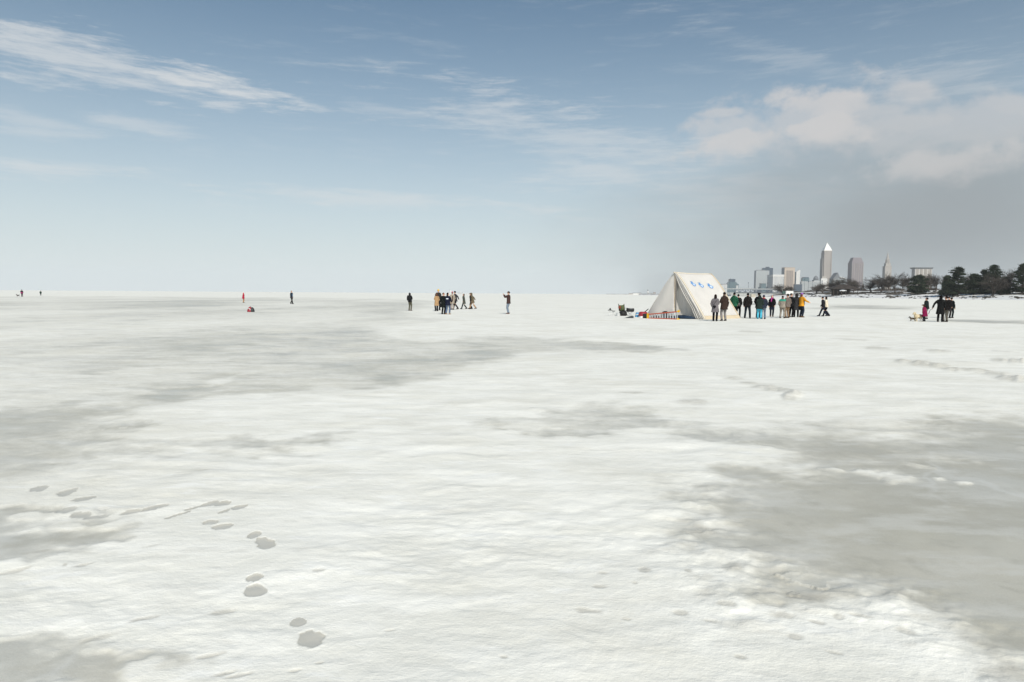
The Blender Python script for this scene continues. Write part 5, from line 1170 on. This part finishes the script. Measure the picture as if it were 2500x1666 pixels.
e, J = person('person in dark jacket with grey back panel, rightmost of all', 2321.5, 777.2, 727, 30, coat=(28, 34, 34), hem=.47, trousers=(26, 36, 38), boot=(44, 34, 32), hair=(24, 22, 22), arms=('front', 'down'), panel=((150, 146, 136), .50, .80, .13, -1), gloves=(170, 150, 120), group=G)
m = MB(); q = J['TP'](.06, -.16, .52 * J['H']); m.box(q, (.12, .03, .1)); held(e, 'pouch', 'small red and white pouch at the hip of the rightmost person', 'pouch', m, mat('pouch_red', srgb(170, 40, 40), .7), False, parts=('pocket',))
person('person in black hat glimpsed behind the rightmost group', 2315, 777.6, 725, 150, coat=(24, 24, 26), hem=.44, trousers=(50, 46, 46), hair=(30, 24, 22), hat='beanie', hatc=(24, 24, 26), arms=('pocket', 'pocket'), group=G)
# middle cluster on the ice
G = 'people standing on the open ice'
e, J = person('person in dark jacket and olive trousers carrying a backpack, standing alone', 1001, 759.2, 715.5, 32, coat=(38, 38, 38), hem=.48, trousers=(94, 92, 76), boot=(80, 66, 56), boot_h=.26, hair=(40, 34, 30), hood=(38, 38, 38), hood_up=True, arms=('front', 'front'), hpitch=-15, group=G)
bp = empty('backpack', e.location, e.rotation_euler[2]); tag(bp, 'dark backpack on the lone person with olive trousers', 'backpack'); m = MB()
m.loft([[J['TP'](x_ * s_, -.14 - y_ * s_, z_ * J['H']) for x_, y_ in ((-.17, 0), (-.18, .12), (-.1, .2), (.1, .2), (.18, .12), (.17, 0))] for z_, s_ in ((.56, .8), (.62, 1), (.76, 1), (.84, .8), (.86, .4))]); m.build('pack', cloth((34, 34, 36)), bp, True)
m = MB(); m.tube([J['TP'](-.12, -.12, .83 * J['H']), J['TP'](-.13, .05, .83 * J['H']), J['TP'](-.14, .15, .72 * J['H'])], .022, 6); m.build('strap', cloth((30, 30, 32)), bp); m = MB(); m.tube([J['TP'](.12, -.12, .83 * J['H']), J['TP'](.13, .05, .83 * J['H']), J['TP'](.14, .15, .72 * J['H'])], .022, 6); m.build('strap', cloth((30, 30, 32)), bp)
e, J = person('tall person in yellow knit hat and dark jacket', 1070, 758.3, 707.4, 160, coat=(50, 48, 46), hem=.45, trousers=(30, 28, 30), hair=(60, 46, 36), hat='beanie', hatc=(240, 190, 50), arms=('pocket', 'pocket'), hyaw=20, group=G)
person('person in long tan coat and brown hair, before the yellow hat', 1066, 760.4, 716.8, -25, coat=(172, 134, 92), hem=.30, flare=.02, trousers=(26, 24, 26), boot=(24, 22, 24), boot_h=.25, hair=(98, 60, 40), hair_len=.12, arms=('front', 'pocket'), hyaw=-20, group=G)
person('person in long black coat and black trousers beside the navy jacket', 1082.3, 768, 715.5, 30, coat=(24, 28, 27), hem=.32, trousers=(20, 20, 24), boot=(20, 18, 20), hair=(110, 80, 64), arms=('pocket', 'pocket'), hyaw=60, hpitch=8, group=G)
person('person in navy jacket with white back print, jeans and tan boots', 1093.3, 768.4, 715.5, 24, coat=(24, 28, 48), hem=.43, flare=.03, trousers=(86, 102, 128), boot=(150, 116, 84), boot_h=.12, hair=(26, 22, 24), hair_len=.04, arms=('front', 'reach'), panel=((214, 220, 228), .695, .745, .10, -1), spread=.15, hyaw=45, group=G)
person('person in pink bobble hat and beige coat', 1104.3, 757, 713.6, -10, coat=(158, 146, 128), hem=.34, trousers=(150, 136, 124), boot=(50, 42, 40), hair=(90, 70, 60), hat='pompom', hatc=(206, 96, 110), arms=('pocket', 'pocket'), panel=((70, 52, 44), .45, .78, .05, -1), group=G)
person('tall person in charcoal jacket and black trousers striding left', 1112.5, 756.6, 711.7, -75, coat=(52, 50, 52), hem=.44, trousers=(32, 30, 34), boot=(40, 34, 34), hair=(24, 22, 24), hat='beanie', hatc=(26, 26, 28), arms=('down', 'back'), stride=.55, lean=8, hpitch=-10, group=G)
person('person in long grey green parka walking left, head bowed', 1133, 755.8, 717.8, -85, coat=(76, 80, 72), hem=.34, flare=.015, trousers=(26, 36, 36), boot=(26, 24, 26), hair=(44, 40, 38), hair_len=.08, hood=(70, 74, 66), arms=('pocket', 'pocket'), stride=.55, lean=8, hpitch=-25, group=G)
person('person in olive brown parka and tan trousers walking left in long strides', 1154, 755.8, 716.0, -85, coat=(104, 92, 70), hem=.40, flare=.03, trousers=(170, 134, 100), boot=(56, 44, 40), hair=(90, 76, 60), hood=(104, 92, 70), hood_up=True, arms=('pocket', 'back'), stride=.70, lean=14, hpitch=-10, girth=1.05, group=G)
person('person in black cap mostly hidden behind the olive brown parka', 1150.5, 755.0, 716.0, -80, coat=(34, 36, 32), hem=.45, trousers=(26, 28, 32), hair=(26, 24, 24), hat='cap', hatc=(24, 24, 26), arms=('pocket', 'pocket'), stride=.2, lean=10, hpitch=-15, group=G)
e, J = person('person in brown leather jacket and blue jeans photographing with raised phone', 1241.5, 767.2, 712.3, -82, coat=(70, 50, 46), hem=.46, trousers=(118, 132, 148), boot=(96, 70, 60), boot_h=.05, hair=(40, 32, 28), hat='cap', hatc=(34, 30, 30), arms=('phone', 'phone'), spread=.10, girth=1.05, group=G)
m = MB(); q = (J['wri'][1] + J['wri'][-1]) / 2 + Vector((0, .08, .08)); m.box(q, (.08, .012, .15)); ph = held(e, 'mobile_phone', 'dark phone raised by the person in brown leather jacket', 'phone', m, blk_, False, parts=('case',)); m = MB(); m.box(q + Vector((0, -.0075, 0)), (.07, .002, .135)); m.build('screen', mat('phone_screen', (.05, .06, .08), .1, .6), ph)
# far figures
G = 'far figures on the ice'
person('person in red hooded jacket and tan trousers far out on the ice', 594, 739.7, 715.6, 70, coat=(186, 24, 52), hem=.42, flare=.05, trousers=(178, 134, 96), boot=(96, 96, 80), hood=(200, 30, 50), hood_up=True, arms=('pocket', 'pocket'), hpitch=-20, lean=8, girth=1.1, group=G)
person('person in dark blue jacket and black trousers walking across the far ice', 712, 743, 710.4, 130, coat=(30, 44, 58), hem=.45, trousers=(18, 18, 20), boot=(16, 16, 18), hair=(60, 50, 42), arms=('back', 'swing'), stride=.55, group=G, panel=((90, 120, 150), .55, .75, .06, 1))
person('tiny person in black and pink jacket at the far left horizon', 53.5, 724.9, 707.5, 20, coat=(40, 26, 40), hem=.43, trousers=(24, 22, 26), hair=(20, 18, 20), yoke=(24, 24, 28), arms=('pocket', 'pocket'), panel=((226, 60, 140), .50, .60, .2, -1), group=G)
person('tiny person in dark green coat, second from the left on the horizon', 99.3, 722.2, 710.3, 0, coat=(34, 56, 46), hem=.42, trousers=(52, 50, 50), hair=(26, 26, 26), arms=('pocket', 'pocket'), girth=1.15, group=G)

# ------------------------------------------------------------------ dogs
def dog(label, px, py, h, face, c, curly=False, ear=None, tail_up=True):
    gx, gy = ground(px, py); e = empty('dog', (gx, gy, .012), -(math.atan2(gx, gy) + R(face))); tag(e, label, 'dog', 'dogs on the ice')
    k = h / .55; b = MB(); f_ = 1.18 if curly else 1.0
    b.tube([(0, .27 * k, .40 * k), (0, .12 * k, .385 * k), (0, -.08 * k, .40 * k), (0, -.24 * k, .41 * k)], [.115 * k * f_, .135 * k * f_, .108 * k * f_, .112 * k * f_], 12, True)
    b.tube([(0, .26 * k, .44 * k), (0, .36 * k, .56 * k)], [.09 * k * f_, .075 * k * f_], 10, True)
    b.ell((0, .40 * k, .60 * k), (.075 * k * f_, .09 * k * f_, .085 * k * f_), 10, 8); b.tube([(0, .45 * k, .585 * k), (0, .56 * k, .555 * k)], [.05 * k, .036 * k], 8, True)
    for s in (-1, 1):
        b.tube([(s * .075 * k, .24 * k, .36 * k), (s * .08 * k, .25 * k, .2 * k), (s * .08 * k, .23 * k, .10 * k), (s * .08 * k, .24 * k, .02 * k)], [.06 * k * f_, .042 * k * f_, .036 * k * f_, .036 * k * f_], 8, True)
        b.ell((s * .08 * k, .265 * k, .022 * k), (.034 * k, .05 * k, .024 * k), 7, 5)
        b.tube([(s * .075 * k, -.22 * k, .38 * k), (s * .085 * k, -.17 * k, .25 * k), (s * .085 * k, -.29 * k, .15 * k), (s * .085 * k, -.26 * k, .02 * k)], [.085 * k * f_, .055 * k * f_, .034 * k * f_, .034 * k * f_], 8, True)
        b.ell((s * .085 * k, -.235 * k, .022 * k), (.034 * k, .05 * k, .024 * k), 7, 5)
        b.tube([(s * .07 * k, .38 * k, .66 * k), (s * .105 * k, .39 * k, .60 * k), (s * .1 * k, .40 * k, .53 * k)], [.028 * k, .04 * k, .025 * k], 7, True)
    b.tube([(0, -.32 * k, .44 * k), (0, -.40 * k, .50 * k if tail_up else .36 * k), (0, -.42 * k, .60 * k if tail_up else .28 * k)], [.035 * k, .03 * k, .035 * k if curly else .015 * k], 8, True)
    m = mat('fur_%02x%02x%02x' % c, srgb(*c), .95, .1, .3, 14, .8, 30)
    o = b.build('body', m, e, True, .014 * k, 1)
    if curly:
        tx = bpy.data.textures.get('curls') or bpy.data.textures.new('curls', 'CLOUDS'); tx.noise_scale = .05
        dm_ = o.modifiers.new('curls', 'DISPLACE'); dm_.texture = tx; dm_.strength = .05 * k; dm_.mid_level = .5
    for s in (-1, 1):
        q = MB(); q.ell((s * .035 * k, .475 * k, .625 * k), (.012 * k, .01 * k, .012 * k), 6, 4); q.build('eye', eyem, o)
    q = MB(); q.ell((0, .595 * k, .565 * k), (.02 * k, .016 * k, .016 * k), 6, 5); q.build('nose', eyem, o)
    return e
dog('cream curly dog standing beside the crimson child', 2242, 785.4, .48, -138, (206, 190, 158), True)
dog('small shaggy grey brown dog in front of the cream dog', 2228.5, 785.2, .25, -95, (96, 86, 74), True, tail_up=False)
dog('tiny dark dog at the far left horizon', 44, 724.6, .5, -60, (70, 60, 58))

# ------------------------------------------------------------------ air
hb = MB(); hb.box((0, 0, 159), (23000, 23000, 322))
ho = hb.build('haze', None or mat('tmp_haze', (1, 1, 1))); tag(ho, 'thin winter haze over the lake', kind='stuff')
hm = bpy.data.materials.new('haze'); hm.use_nodes = True; nt = hm.node_tree; nt.nodes.clear()
pv = N(nt, 'ShaderNodeVolumePrincipled'); pv.inputs['Color'].default_value = (.90, .93, .97, 1); pv.inputs['Density'].default_value = HAZE_D; pv.inputs['Anisotropy'].default_value = 0.0
ou = N(nt, 'ShaderNodeOutputMaterial'); link(nt, pv.outputs[0], ou.inputs['Volume'])
ho.data.materials.clear(); ho.data.materials.append(hm)
